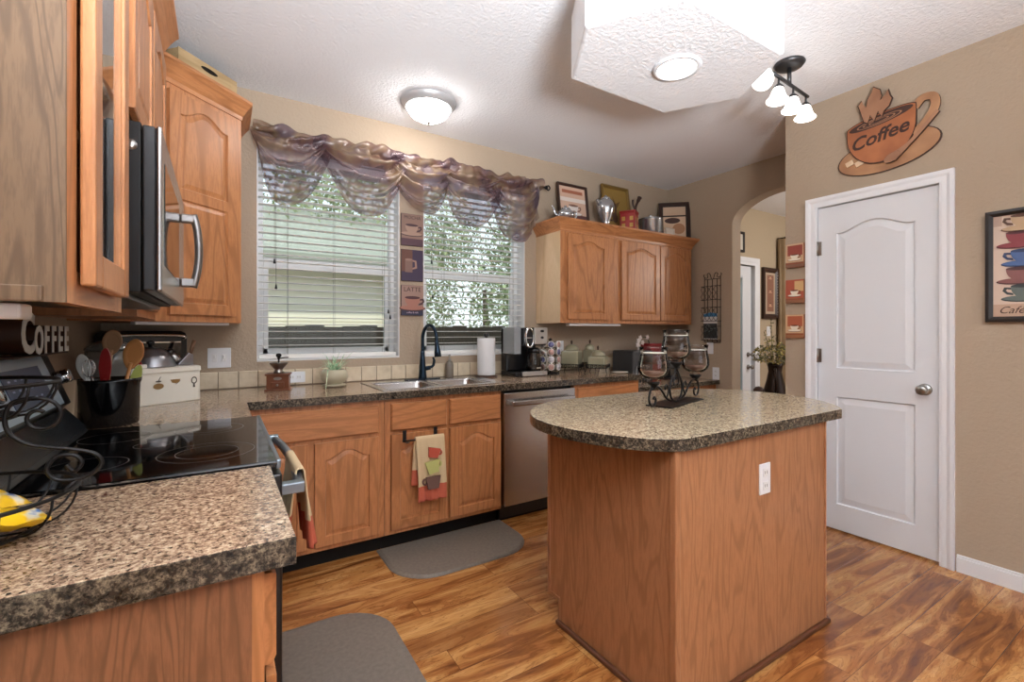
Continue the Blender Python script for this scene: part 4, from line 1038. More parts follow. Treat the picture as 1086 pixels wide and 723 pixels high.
o1 = [(a, -.108, b) for a, b in ell(-.012, .295, .040, .078, 28)]; i1 = [(a, -.112, b) for a, b in ell(-.012, .295, .031, .067, 28)]; i0 = [(a, -.098, b) for a, b in ell(-.012, .295, .031, .067, 28)]; o0 = [(a, -.088, b) for a, b in ell(-.012, .295, .042, .080, 28)]
mb.rings([o0, o1, i1, i0], cap1=False, smooth=True); mb.use(M['black']).prism(ell(-.012, .295, .031, .067, 24), -.100, -.088, 'y'); mb.use(slv).box(-.035, .011, -.103, -.099, .29, .297); mb.build('brew_head', None, t)
c = thing('coffee_carafe', 'glass coffee carafe with silver handle sitting in the coffee maker', 'carafe', (2.07, 2.985, .9145+.0385))
mb = MB(); mb.use(M['glass_dark']).lathe([(0, 0), (.055, 0), (.060, .008), (.060, .06), (.055, .10), (.047, .13), (.047, .14), (0, .14)], seg=28); mb.build('jug', None, c)
mb = MB(); mb.use(M['black']).lathe([(0, .141), (.05, .141), (.05, .165), (.035, .178), (0, .18)], seg=24); mb.build('lid', None, c)
mb = MB(); mb.use(slv).tube(smooth_pts([(.04, -.035, .155), (.065, -.05, .155), (.078, -.06, .12), (.084, -.062, .06), (.078, -.055, .02)], 5), .009, 8); mb.build('handle', None, c)
mb = MB(); mb.use(slv).box(-.01, .03, -.0625, -.060, .018, .028); mb.build('band', None, c)

# pod carousel
PC = (2.275, 3.04, .9145)
t = thing('pod_carousel', 'round black wire carousel for coffee pods right of the coffee maker', 'pod rack', PC)
mb = MB(); mb.use(M['blackm']).lathe([(0, 0), (.075, 0), (.075, .01), (.03, .014), (.006, .016), (.006, .262), (.012, .266), (.016, .276), (.010, .286), (0, .29)], seg=28)
for z in (.035, .095, .155, .215, .262):
    mb.tube([(.048*math.cos(2*PI*k/28), .048*math.sin(2*PI*k/28), z-.004) for k in range(28)], .002, 6, closed=True)
for k in range(7):
    a = 2*PI*(k+.5)/7; mb.tube([(.048*math.cos(a), .048*math.sin(a), .01), (.048*math.cos(a), .048*math.sin(a), .262)], .002, 6)
mb.build('wire_frame', None, t)
podw = base_mat('pod_foil_pale', '#c9c3c8', .3); podp = base_mat('pod_foil_pink', '#b78f86', .3); podv = base_mat('pod_foil_violet', '#6c6c96', .3); podr = base_mat('pod_rim', '#efece8', .4)
rowcol = [podp, podw, podp, podv]; rown = ['bottom', 'second lowest', 'third', 'top']
sidew = {0: 'facing the camera', 1: 'right of front', 2: 'far right', 6: 'left of front', 5: 'far left'}
for r_ in range(4):
    for k in (0, 1, 2, 5, 6):
        a = -PI/2-R(32)+2*PI*k/7; zc = .062+r_*.06
        mt = Matrix.Rotation(a, 4, 'Z') @ Matrix.Rotation(PI/2, 4, 'Y') @ Matrix.Scale(1.14, 4)
        mb = MB(); mb.use(podr).lathe([(0, 0), (.017, 0), (.0215, .022), (.0245, .023), (.0245, .025), (.021, .0255)], mat=mt, seg=16); mb.use(rowcol[(r_+k) % 4]).lathe([(0, .0262), (.0208, .0258), (.0208, .0250), (0, .025)], mat=mt, seg=16)
        o = mb.build('coffee_pod', None, None, (PC[0]+.053*math.cos(a), PC[1]+.053*math.sin(a), PC[2]+zc-.004))
        tag(o, 'coffee pod in the %s row of the wire carousel, %s' % (rown[r_], sidew[k]), 'coffee pod', 'coffee pods in the wire carousel')

# canisters
canm = base_mat('sage_ceramic', '#8f8a72', .3)
def canister(x, y, s_, h, label, rz):
    t = thing('ceramic_canister', label, 'canister', (x, y, .9145), rz, 'sage green square canisters on wire stands')
    z0 = .045
    mb = MB(); mb.use(canm).rings([rrect(-s_+.01, s_-.01, -s_+.01, s_-.01, .012, z0), rrect(-s_, s_, -s_, s_, .014, z0+.01), rrect(-s_, s_, -s_, s_, .014, z0+h-.01), rrect(-s_+.006, s_-.006, -s_+.006, s_-.006, .012, z0+h)], cap0=True); mb.build('body', None, t)
    mb = MB(); mb.use(canm).lathe([(0, z0+h), (s_*.78, z0+h), (s_*.80, z0+h+.008), (s_*.72, z0+h+.03), (s_*.45, z0+h+.048), (.012, z0+h+.054), (0, z0+h+.055)], seg=28); ld = mb.build('lid', None, t)
    mb = MB(); mb.use(brownl).lathe([(0, z0+h+.054), (.008, z0+h+.055), (.006, z0+h+.062), (.010, z0+h+.072), (.007, z0+h+.085), (0, z0+h+.09)], seg=12); mb.build('knob', None, ld)
    mb = MB(); mb.use(M['blackm']); q = s_+.008
    for zz in (.042, .07): mb.tube([(-q, -q, zz), (q, -q, zz), (q, q, zz), (-q, q, zz)], .003, 6, closed=True)
    for sx in (-1, 1):
        for sy in (-1, 1): mb.tube([(sx*q, sy*q, .07), (sx*q, sy*q, .02), (sx*(q+.01), sy*(q+.01), 0.002)], .003, 6)
    n = 5
    for i in range(n):
        c_ = -q+(2*q)*(i+.5)/n
        for sg in (-1, 1):
            mb.tube([(c_+.009*math.cos(a), sg*q, .056+.012*math.sin(a)) for a in [2*PI*k/10 for k in range(10)]], .0022, 5, closed=True)
            mb.tube([(sg*q, c_+.009*math.cos(a), .056+.012*math.sin(a)) for a in [2*PI*k/10 for k in range(10)]], .0022, 5, closed=True)
    for k in (-.5, .5): mb.tube([(-q, k*q, .042), (q, k*q, .042)], .002, 5)
    mb.build('wire_stand', None, t)
canister(2.515, 3.06, .074, .135, 'tallest sage canister, directly right of the pod carousel', R(35))
canister(2.665, 2.90, .074, .09, 'short wide sage canister standing in front of the other two', R(35))
canister(2.78, 3.13, .052, .135, 'narrow sage canister half hidden behind the short wide one', R(35))
tag(MB().use(cream).lathe([(0, 0), (.045, 0), (.07, .008), (.072, .011), (.045, .005), (0, .004)], seg=28).build('saucer', None, None, (2.79, 2.78, .9145)), 'small white saucer at the right end of the long counter', 'saucer')

# desk things
t = thing('desk_printer', 'dark grey boxy printer on the low desk behind the left candle glass', 'printer', (3.27, 3.05, .8025))
pr_ = base_mat('printer_grey', '#38393b', .5)
mb = MB(); mb.use(pr_).box(-.17, .09, -.13, .13, 0, .28, .012); mb.build('body', None, t)
mb = MB(); mb.use(M['black']).box(-.13, .05, -.17, -.13, .03, .045, .003); mb.build('paper_tray', None, t)
t = thing('flower_planter', 'red tin planter with white orchid blossoms on the low desk', 'plant', (3.515, 3.08, .8025))
mb = MB(); mb.use(base_mat('planter_red', '#8e1f22', .35)).prism([(-.07, 0), (.07, 0), (.08, .34), (-.08, .34)], -.06, .06, 'y', bev=.003); mb.build('pot', None, t)
petal = base_mat('white_petals', '#e2d4cf', .6); grn = base_mat('flower_stem_green', '#3d4d2a', .6)
mb = MB(); mb.use(grn).tube(smooth_pts([(-.02, 0, .3), (-.06, -.01, .38), (-.14, -.02, .40), (-.2, -.03, .36)], 4), .003, 6).tube([(.0, 0, .3), (-.05, 0, .39), (-.09, -.01, .40)], .003, 6)
mb.build('stem', None, t)
mb = MB(); mb.use(petal); random.seed(3)
for cx, cz in ((-.21, .37), (-.22, .33), (-.185, .395), (-.20, .30), (-.09, .40), (-.155, .35)):
    for k in range(5):
        a = 2*PI*k/5; c_ = Vector((cx+.012*math.cos(a), -.035, cz+.012*math.sin(a))); u = Vector((math.cos(a), .3, math.sin(a)))*.017; v = Vector((-math.sin(a), 0, math.cos(a)))*.010
        mb.poly([c_-u, c_+v, c_+u, c_-v])
solidify(mb.build('blossoms', None, t, recalc=False), .0012)
t = thing('desk_lamp', 'black desk lamp standing on the low desk behind the candle holder', 'lamp', (3.70, 3.02, .8025))
mb = MB(); mb.use(M['black']).lathe([(0, 0), (.08, 0), (.08, .012), (.02, .025), (.012, .03), (.012, .12), (0, .12)], seg=24); mb.build('base', None, t)
mb = MB(); mb.use(M['black']).lathe([(.0, .12), (.10, .10), (.105, .11), (.07, .21), (.05, .235), (0, .24)], seg=28); mb.build('lamp_shade', None, t)
t = thing('wire_file_holder', 'small chrome wire file holder on the desk beside the dark printer', 'holder', (3.16, 2.83, .8025))
mb = MB(); mb.use(M['chrome'])
for k in range(3): mb.tube(smooth_pts([(-.05, k*.03, 0.003), (-.05, k*.03, .12), (-.03, k*.03, .15), (.03, k*.03, .15), (.05, k*.03, .12), (.05, k*.03, .003)], 4), .003, 6)
mb.tube([(-.05, 0, .004), (-.05, .06, .004)], .003, 6).tube([(.05, 0, .004), (.05, .06, .004)], .003, 6); mb.build('wire_loops', None, t)

# ================================================================== CANDLE HOLDER ON ISLAND
CH = Vector((1.857, 1.475)); cha = math.atan2(.10, .37)
t = thing('candle_holder', 'black wrought iron scroll candle holder on the island', 'candle holder', (CH.x, CH.y, .9145), cha)
mb = MB(); mb.use(M['blackm']).box(-.19, .19, -.062, .062, 0, .006, .002); mb.build('base_plate', None, t)
mb = MB(); mb.use(M['blackm'])
def sc(pts, r_=.0052): mb.tube(smooth_pts([(a, 0, b) for a, b in pts], 6), r_, 8)
sc([(0, .175), (-.012, .155), (-.045, .12), (-.068, .08), (-.062, .04), (-.035, .014), (0, .008), (.035, .014), (.062, .04), (.068, .08), (.045, .12), (.012, .155), (0, .175)])
for s_ in (-1, 1):
    sc([(0, .010), (s_*.06, .016), (s_*.11, .035), (s_*.145, .065), (s_*.19, .092), (s_*.238, .098), (s_*.255, .085)], .0052)
    sc([(s_*.235, .098), (s_*.262, .088), (s_*.280, .055), (s_*.273, .025), (s_*.25, .012), (s_*.225, .018), (s_*.217, .038), (s_*.230, .050), (s_*.239, .042)])
    sc([(s_*.105, .032), (s_*.085, .06), (s_*.090, .085), (s_*.108, .095), (s_*.120, .085), (s_*.116, .073)], .004)
    sc([(0, .15), (s_*.018, .13), (s_*.030, .10), (s_*.022, .085), (s_*.012, .092)], .004)
mb.build('scrollwork', None, t)
for cx, cz in ((-.238, .090), (0, .166), (.238, .090)):
    mb = MB(); mb.use(M['blackm']).lathe([(0, 0), (.010, 0), (.014, .008), (.028, .022), (.030, .030), (.024, .030), (.0, .026)], cx, 0, cz, 20); mb.build('candle_cup', None, t)
winec = base_mat('mauve_candle_wax', '#a8887a', .15, spec=.6); nodes(winec)[2].inputs['Transmission Weight'].default_value = .1
mercury = glass_mat('smoky_lined_glass', (.86, .80, .77, 1), .03, .1)
for cx, cz, lab, in ((-.238, .090, 'left hurricane glass on the iron candle holder'), (0, .166, 'centre hurricane glass, the highest of the three on the candle holder'), (.238, .090, 'right hurricane glass on the iron candle holder')):
    g = thing('hurricane_glass', lab, 'candle glass', (CH.x+cx*math.cos(cha), CH.y+cx*math.sin(cha), .9145+cz+.031), 0, 'hurricane glasses on the candle holder')
    prof = [(0, 0), (.022, 0), (.024, .006), (.040, .014), (.060, .030), (.068, .050), (.068, .073), (.061, .106), (.058, .128), (.064, .152)]
    inn = [(r_-.003, z) for r_, z in prof[::-1] if z > .012]+[(.02, .010), (0, .009)]
    mb = MB(); mb.use(M['glass']).lathe(prof+[(.0625, .153)]+inn, seg=36); mb.build('cup', None, g)
    liner = [(0, .011), (.036, .017), (.056, .032), (.0635, .051), (.0635, .073), (.057, .105), (.0545, .126), (.0525, .126), (.052, .11), (.058, .08)]
    mb = MB(); mb.use(mercury).lathe(liner, seg=36); mb.build('inner_glass', None, g)
    mb = MB(); mb.use(winec).lathe([(0, .013), (.034, .019), (.051, .033), (.056, .046), (.0, .048)], seg=32); mb.build('candle_wax', None, g)
    mb = MB(); mb.use(cream).lathe([(.0515, .124), (.0555, .124), (.0555, .128), (.0515, .128), (.0515, .124)], seg=36); mb.build('liner_rim', None, g)

# ================================================================== ON TOP OF THE RIGHT CABINETS
ZT = UZ1+.0905
silver = base_mat('aged_silver', '#b4b7bb', .22, .85)
def framed(name, label, cat, x, y, z, w_, h, rz, lean, fm, fwid, art, dpt=.02, group=None):
    t = thing(name, label, cat, (x, y, z), rz, group)
    t.rotation_euler = (-lean, 0, rz) if rz == 0 else (0, 0, rz)
    if rz != 0 and lean: t.rotation_mode = 'XYZ'; t.matrix_world = Matrix.Translation((x, y, z)) @ Matrix.Rotation(rz, 4, 'Z') @ Matrix.Rotation(-lean, 4, 'X')
    mb = MB(); mb.use(fm)
    V = []
    for o_, yy in ((0, 0), (0, -dpt), (fwid*.5, -dpt-.002), (fwid, -dpt*.55), (fwid, -.004)):
        V.append([mb.bm.verts.new(p) for p in ((-w_/2+o_, yy, o_), (w_/2-o_, yy, o_), (w_/2-o_, yy, h-o_), (-w_/2+o_, yy, h-o_))])
    for A_, B_ in zip(V, V[1:]):
        for i in range(4): mb._face([A_[i], A_[(i+1) % 4], B_[(i+1) % 4], B_[i]])
    mb._face(V[0][::-1]); mb.build('frame', None, t)
    mb = MB(); art(mb, -w_/2+fwid, w_/2-fwid, fwid, h-fwid); mb.build('picture', None, t, recalc=False)
    return t
AC = {}
def ac(h, rough=.55):
    if h not in AC: AC[h] = base_mat('print_'+h.strip('#'), h, rough)
    return AC[h]
def F(mb, mat, pts, y):
    mb.use(mat); mb.poly([(a, y, b) for a, b in pts])
def rect(a, b, c, d_): return [(a, c), (b, c), (b, d_), (a, d_)]
def cup2(mb, cx, cz, s_, body, dark, y=-.008, hand=1, saucer=True):
    if saucer: F(mb, dark, ell(cx, cz-.30*s_, .80*s_, .16*s_), y); F(mb, body, ell(cx, cz-.27*s_, .76*s_, .13*s_), y-.0004)
    F(mb, dark, [(cx+hand*s_*a, cz+s_*b) for a, b in ((.40, .25), (.68, .28), (.74, .10), (.58, -.08), (.36, -.12), (.38, -.02), (.56, .04), (.62, .12), (.58, .18), (.42, .15))], y-.0006)
    F(mb, body, [(cx-.46*s_, cz+.32*s_)]+[(cx+.46*s_*math.cos(a), cz+.30*s_+.56*s_*math.sin(a)) for a in [PI+PI*k/14 for k in range(1, 14)]]+[(cx+.46*s_, cz+.32*s_)], y-.0008)
    F(mb, dark, ell(cx, cz+.32*s_, .46*s_, .09*s_), y-.0010)
dkfr = base_mat('dark_brown_frame', '#35211a', .4); goldfr = base_mat('antique_gold_frame', '#7d6231', .4, .3)
def art1(mb, a, b, c, d_):
    F(mb, ac('#c9a893'), rect(a, b, c, d_), -.006); F(mb, ac('#5a3a3a'), rect(a, b, c, c+(d_-c)*.3), -.0064); F(mb, ac('#dbcfc6'), rect(a, b, c+(d_-c)*.62, c+(d_-c)*.72), -.0064)
    F(mb, ac('#9a5c44'), rect(a+.03, b-.03, d_-.06, d_-.03), -.0066)
    cup2(mb, (a+b)/2, c+(d_-c)*.42, .12, ac('#d9d2cc'), ac('#7b5a4c'), -.0068)
def art2(mb, a, b, c, d_):
    F(mb, ac('#8a6d33'), rect(a, b, c, d_), -.006); F(mb, ac('#5b4320'), [(a+.10, d_-.07), (a+.14, d_-.14), (a+.2, d_-.11), (a+.16, d_-.17), (a+.13, d_-.2), (a+.11, d_-.13)], -.0066)
    F(mb, ac('#4d3524'), ell((a+b)/2-.03, c+.14, .035, .05), -.0066)
def art3(mb, a, b, c, d_):
    F(mb, ac('#2a1a16'), rect(a, b, c, d_), -.006)
    F(mb, ac('#c9ab90'), rect(a+.012, b-.012, d_-.10, d_-.012), -.0066); F(mb, ac('#d4b699'), rect(a+.012, b-.012, c+.012, d_-.115), -.0066)
    F(mb, ac('#4a302a'), ell((a+b)/2-.02, d_-.155, .075, .030), -.0070); F(mb, ac('#b07f5c'), ell(b-.08, c+.10, .06, .055), -.0070)
    F(mb, ac('#e6d9c9'), rect(a+.015, a+.12, c+.03, c+.10), -.0072)
framed('picture_frame', 'brown framed cappuccino print leaning behind the silver teapot on the cabinet top', 'picture', 2.635, 3.165, ZT, .335, .40, 0, R(7), dkfr, .022, art1)
framed('picture_frame', 'gold framed sepia picture leaning behind the tall silver coffee pot', 'picture', 3.165, 3.165, ZT, .345, .475, 0, R(7), goldfr, .028, art2)
framed('picture_frame', 'dark framed coffee cup print in the corner at the right end of the cabinets', 'picture', 3.852, 3.075, ZT, .30, .40, R(-42), R(7), dkfr, .03, art3)
t = thing('teapot', 'small silver teapot with a long spout at the left end of the cabinet top', 'teapot', (2.40, 3.0, ZT))
mb = MB(); mb.use(silver).lathe([(0, 0), (.045, 0), (.040, .008), (.055, .02), (.078, .05), (.074, .075), (.05, .092), (.045, .098), (0, .098)], seg=28); mb.build('body', None, t)
mb = MB(); mb.use(silver).lathe([(0, .099), (.042, .099), (.035, .112), (.012, .12), (.008, .125), (.012, .133), (0, .138)], seg=20); mb.build('lid', None, t)
mb = MB(); mb.use(silver).tube(smooth_pts([(-.06, 0, .04), (-.10, 0, .05), (-.118, 0, .085), (-.14, 0, .115)], 5), [.014]*5+[.010]*6+[.007]*5, 10); mb.build('spout', None, t)
mb = MB(); mb.use(silver).tube(smooth_pts([(.055, 0, .085), (.10, 0, .10), (.118, 0, .065), (.09, 0, .035), (.065, 0, .03)], 5), .006, 8); mb.build('handle', None, t)
t = thing('coffee_pot', 'tall silver coffee pot with a short spout in front of the gold framed picture', 'coffee pot', (2.865, 3.02, ZT))
mb = MB(); mb.use(silver).lathe([(0, 0), (.040, 0), (.036, .008), (.028, .03), (.034, .06), (.058, .12), (.074, .17), (.076, .20), (.066, .235), (.05, .255), (0, .255)], seg=28); mb.build('body', None, t)
mb = MB(); mb.use(silver).lathe([(0, .256), (.048, .256), (.035, .275), (.010, .283), (.012, .293), (0, .30)], seg=20); mb.build('lid', None, t)
mb = MB(); mb.use(silver).prism([(-.068, .185), (-.105, .235), (-.10, .248), (-.05, .235), (-.06, .20)], -.012, .012, 'y', bev=.003); mb.build('spout', None, t)
mb = MB(); mb.use(brownl).tube(smooth_pts([(.06, 0, .23), (.11, 0, .235), (.12, 0, .16), (.085, 0, .09), (.05, 0, .09)], 5), .007, 8); mb.build('handle', None, t)
t = thing('tin_canister', 'red tin with gold squares standing right of the tall coffee pot', 'tin', (3.135, 3.0, ZT), R(30))
redt = base_mat('red_tin', '#8d1c1a', .3)
mb = MB(); mb.use(redt).box(-.068, .068, -.068, .068, 0, .165, .004); bd = mb.build('body', None, t)
mb = MB(); mb.use(base_mat('tin_gold_print', '#b08b3e', .4))
for sx in (-.035, .035):
    for z in (.05, .11): mb.box(sx-.015, sx+.015, -.0688, -.068, z-.018, z+.018); mb.box(-.0688, -.068, sx-.015, sx+.015, z-.018, z+.018)
mb.build('gold_print', None, bd)
mb = MB(); mb.use(redt).box(-.072, .072, -.072, .072, .165, .182, .004); mb.build('lid', None, t)
t = thing('twisted_ornament', 'dark twisted driftwood ornament behind the red tin', 'ornament', (3.30, 3.08, ZT))
mb = MB(); mb.use(dkfr).lathe([(0, 0), (.04, 0), (.04, .01), (0, .015)], seg=14).tube(smooth_pts([(0, 0, .01), (-.02, 0, .12), (.01, 0, .2), (.0, 0, .26), (.035, 0, .33), (.06, 0, .37)], 4), [.012]*16+[.018]*3+[.024, .010], 8).tube(smooth_pts([(0, 0, .24), (-.03, 0, .28), (-.035, 0, .33)], 3), .009, 6); mb.build('branches', None, t)
t = thing('metal_canister', 'round silver cooking pot with lid on the right cabinet top', 'pot', (3.46, 3.04, ZT))
mb = MB(); mb.use(silver).lathe([(0, 0), (.105, 0), (.11, .006), (.11, .15), (.114, .155), (0, .155)], seg=36); mb.build('body', None, t)
mb = MB(); mb.use(silver).lathe([(0, .156), (.114, .156), (.112, .165), (.06, .18), (.015, .184), (.012, .195), (.02, .2), (0, .205)], seg=36); mb.build('lid', None, t)
def artc(mb, a, b, c, d_): F(mb, ac('#d8cbbb'), rect(a, b, c, d_), -.004); F(mb, ac('#8a5e48'), rect(a, b, c, c+.03), -.0045)
framed('small_card', 'small cream card in front of the dark framed print', 'card', 3.665, 2.975, ZT, .12, .10, 0, R(10), ac('#c7b7a5'), .006, artc, .004)
# wooden crate atop the diagonal cabinet
t = thing('wooden_crate', 'light wooden crate with a hand slot on top of the corner cabinet', 'crate', (-.12, 3.03, 2.4425), ang)
cr = oak('crate_wood', '#b49a72', '#8f744c', 'x', .6, 4)
mb = MB(); mb.use(cr).box(-.17, .17, -.10, -.088, 0, .23).box(-.17, .17, .088, .10, 0, .23).box(-.17, -.158, -.088, .088, 0, .23).box(.158, .17, -.088, .088, 0, .23).box(-.158, .158, -.088, .088, 0, .01).box(-.175, .175, -.105, -.1, .165, .23); mb.build('box', None, t)
mb = MB(); mb.use(M['kick']).prism(ell(0, .198, .05, .012), -.1062, -.105, 'y'); mb.build('hand_slot', None, t)

# ================================================================== WALL ART
def plaque(x, z0, z1, label, draw):  # board and print colours darkened for the dimness against the bright windows
    t = thing('coffee_plaque', label, 'picture', (x, YW-.001, (z0+z1)/2), 0, 'coffee plaques between the two windows')
    h = (z1-z0)/2; mb = MB(); mb.use(ac('#4a3438')).box(-.083, .083, -.016, 0, -h, h, .002); mb.build('board', None, t)
    mb = MB(); draw(mb, h); mb.build('print', None, t, recalc=False); return t
def pl1(mb, h): F(mb, ac('#86695c'), rect(-.081, .081, -h*.55, h*.98), -.0165); F(mb, ac('#4b2f3a'), rect(-.081, .081, -h*.98, -h*.55), -.0165); cup2(mb, -.005, 0, .105, ac('#a48675'), ac('#3c2229'), -.017)
def pl2(mb, h):
    F(mb, ac('#33233c'), rect(-.081, .081, -h*.98, h*.98), -.0165); F(mb, ac('#5c372b'), rect(-.081, .0, -h*.4, h*.98), -.0168); F(mb, ac('#75584e'), rect(-.055, .0, -h*.45, h*.35), -.0172)
    F(mb, ac('#927264'), [(0, .04), (.03, .035), (.035, -.02), (.0, -.03), (0, -.018), (.02, -.012), (.018, .025), (0, .028)], -.0174); F(mb, ac('#8a6c60'), ell(-.028, h*.35, .028, .008), -.0176)
def pl3(mb, h): F(mb, ac('#94766a'), rect(-.081, .081, -h*.5, h*.98), -.0165); F(mb, ac('#2b2a40'), rect(-.081, .081, -h*.98, -h*.5), -.0165); cup2(mb, .0, -.02, .125, ac('#a06c5d'), ac('#45242a'), -.017)
p1 = plaque(1.181, 1.878, 2.108, 'top coffee plaque between the windows, cup on a tan field', pl1)
p2 = plaque(1.181, 1.622, 1.850, 'middle purple-brown coffee plaque between the windows, tall mug', pl2)
p3 = plaque(1.181, 1.372, 1.592, 'bottom plaque between the windows with large lettering over a cup', pl3)
text('MOCHA', .034, .0003, ac('#2c1a18'), p1, (0, -.0175, .088), FR)
text('LATTE', .046, .0003, ac('#3a2320'), p3, (0, -.0175, .078), FR)
text('coffee & milk', .017, .0003, ac('#c7b2c0'), p3, (0, -.0175, -.088), FR)

def small_art(z, draw, label):
    t = thing('coffee_canvas', label, 'picture', (XP-.001, 1.632, z), -PI/2, 0); t['group'] = 'small coffee canvases left of the pantry door'
    mb = MB(); mb.use(ac('#a9694a')).box(-.058, .058, -.018, 0, -.079, .079, .002); mb.build('canvas', None, t)
    mb = MB(); draw(mb); mb.build('print', None, t, recalc=False)
def sa(c1, c2, c3, sx):
    def f(mb):
        F(mb, ac(c1), rect(-.057, .057, -.078, .078), -.0185); F(mb, ac(c2), rect(-.045 if sx > 0 else .0, .05 if sx > 0 else .057, .0, .068), -.0188); F(mb, ac(c3), rect(-.057, .057, -.078, -.045), -.0188)
        F(mb, ac('#8a3a22'), rect(-.057, .057, -.056, -.051), -.0190)
        cup2(mb, 0.0, -.012, .055, ac('#e8ddca'), ac('#6b3a26'), -.0192)
    return f
small_art(1.765, sa('#c7a483', '#924336', '#7d5540', 1), 'top canvas left of the pantry door, white cup on red and tan')
small_art(1.525, sa('#a85039', '#cda673', '#85583c', -1), 'middle canvas left of the pantry door, cup on bold red')
small_art(1.291, sa('#c9a27c', '#aa5a3c', '#96633f', 1), 'bottom canvas left of the pantry door, cup on tan with orange squares')

# big coffee cup sign above door
t = thing('coffee_sign', 'large wooden coffee cup cut-out sign above the pantry door', 'sign', (XP-.001, 1.13, 2.41), -PI/2)
def tone(name, c1, c2, sc_=6): 
    m = base_mat(name, c1, .5); setc(m, ramp(m, noise_n(m, coords(m), sc_, 3), [(.35, c1), (.65, c2)])); return m
cw = tone('sign_saucer_wood', '#946848', '#b38660'); cb = tone('sign_cup_wood', '#8f5230', '#ab693f'); cdk = base_mat('sign_dark_edge', '#3b2015', .5); cst = tone('sign_steam_wood', '#8d6248', '#a5795b')
def rot2(pts, cx, cy, a): return [(cx+(x-cx)*math.cos(a)-(y-cy)*math.sin(a), cy+(x-cx)*math.sin(a)+(y-cy)*math.cos(a)) for x, y in pts]
def slab2(mb, pts, y0, y1, face, edge=cdk):
    mb.use(edge).prism(pts, y0, y1+.001, 'y'); cx = sum(p[0] for p in pts)/len(pts); cy = sum(p[1] for p in pts)/len(pts)
    mb.use(face).poly([(cx+(a-cx)*.975, y1+.0005, cy+(b-cy)*.965) for a, b in pts])
mb = MB(); slab2(mb, rot2(ell(0, -.115, .248, .108, 40), 0, -.115, R(5)), 0, -.012, cw); mb.build('saucer', None, t)
mb = MB(); body = [(-.195, .055)]+[(-.025+.17*math.cos(a), .03+.20*math.sin(a)) for a in [PI+PI*k/20 for k in range(1, 20)]]+[(.145, .095)]+[(-.025+.172*math.cos(a), .085+.035*math.sin(a)+.12*.172*math.cos(a)) for a in [PI*k/14 for k in range(1, 14)]]
slab2(mb, body, -.012, -.024, cb); mb.use(cdk).poly([(a, -.0242, b) for a, b in [(-.025+.155*math.cos(a), .080+.030*math.sin(a)+.12*.172*math.cos(a)) for a in [2*PI*k/28 for k in range(28)]]])
for q in (.11, .08, .05):
    mb.use(cst).rings([[(x_, -.0246, y_) for x_, y_ in [(-.03+q*math.cos(a), .076+q*.19*math.sin(a)+.12*q*math.cos(a)) for a in [2*PI*k/24 for k in range(24)]]], [(x_, -.0246, y_) for x_, y_ in [(-.03+(q-.008)*math.cos(a), .076+(q-.008)*.17*math.sin(a)+.12*q*math.cos(a)) for a in [2*PI*k/24 for k in range(24)]]]], cap1=False)
mb.build('cup', None, t)
mb = MB(); mb.use(cdk)
hpts = smooth_pts([(.135, 0, .085), (.17, 0, .125), (.215, 0, .115), (.222, 0, .06), (.19, 0, 0), (.13, 0, -.06)], 5)
def ribbon(pts, wd, y0, y1, mat, edge):
    L_ = []; R_ = []
    for i, p in enumerate(pts):
        a = pts[max(i-1, 0)]; b = pts[min(i+1, len(pts)-1)]; d_ = (b-a).normalized(); n_ = Vector((-d_.z, 0, d_.x)); w__ = wd(i/(len(pts)-1)) if callable(wd) else wd
        L_.append(p+n_*w__); R_.append(p-n_*w__)
    for i in range(len(pts)-1):
        for yy, m_ in ((y1, mat),):
            mb.use(m_).poly([(L_[i].x, yy, L_[i].z), (L_[i+1].x, yy, L_[i+1].z), (R_[i+1].x, yy, R_[i+1].z), (R_[i].x, yy, R_[i].z)])
        for Q in (L_, R_): mb.use(edge).poly([(Q[i].x, y0, Q[i].z), (Q[i+1].x, y0, Q[i+1].z), (Q[i+1].x, y1, Q[i+1].z), (Q[i].x, y1, Q[i].z)])
ribbon(hpts, .020, -.010, -.022, cw, cdk); mb.build('handle', None, t, recalc=False)
mb = MB()
ribbon([Vector(p) for p in smooth_pts([(.235, 0, .03), (.17, 0, -.045), (.10, 0, -.115), (.03, 0, -.165)], 6)], lambda f: .010+.018*max(0, (f-.6)/.4)**1.2*(1 if f < .97 else .5), -.013, -.030, cst, cdk); slab2(mb, rot2(ell(.035, -.158, .042, .024), .035, -.158, R(25)), -.013, -.031, cst); mb.build('spoon', None, t, recalc=False)
mb = MB()
steam = [(-.105, .09), (-.12, .15), (-.135, .20), (-.115, .225), (-.11, .20), (-.09, .175), (-.085, .22), (-.06, .262), (-.055, .285), (-.02, .255), (-.012, .215), (-.02, .19), (.005, .21), (.02, .24), (.03, .20), (.04, .18), (.025, .14), (.0, .12), (-.01, .09), (-.03, .13), (-.05, .075), (-.07, .12), (-.085, .075)]
mb.use(cdk).prism(steam, -.024, -.030, 'y'); mb.use(cst).prism([(-.05+(a+.05)*.93, .16+(b-.16)*.95) for a, b in steam], -.030, -.031, 'y'); mb.build('steam', None, t)
mb = MB(); sug = tone('sign_sugar', '#c9a684', '#dcc3a3')
for cx, cz in ((-.18, -.13), (-.13, -.142)):
    mb.use(sug).prism(rot2(rect(cx-.02, cx+.02, cz-.015, cz+.015), cx, cz, R(20)), -.013, -.020, 'y')
mb.build('sugar_cubes', None, t)
text('Coffee', .105, .0008, cdk, t, (-.035, -.0255, -.016), (PI/2, R(-8), 0), 'lettering', .002, .35)

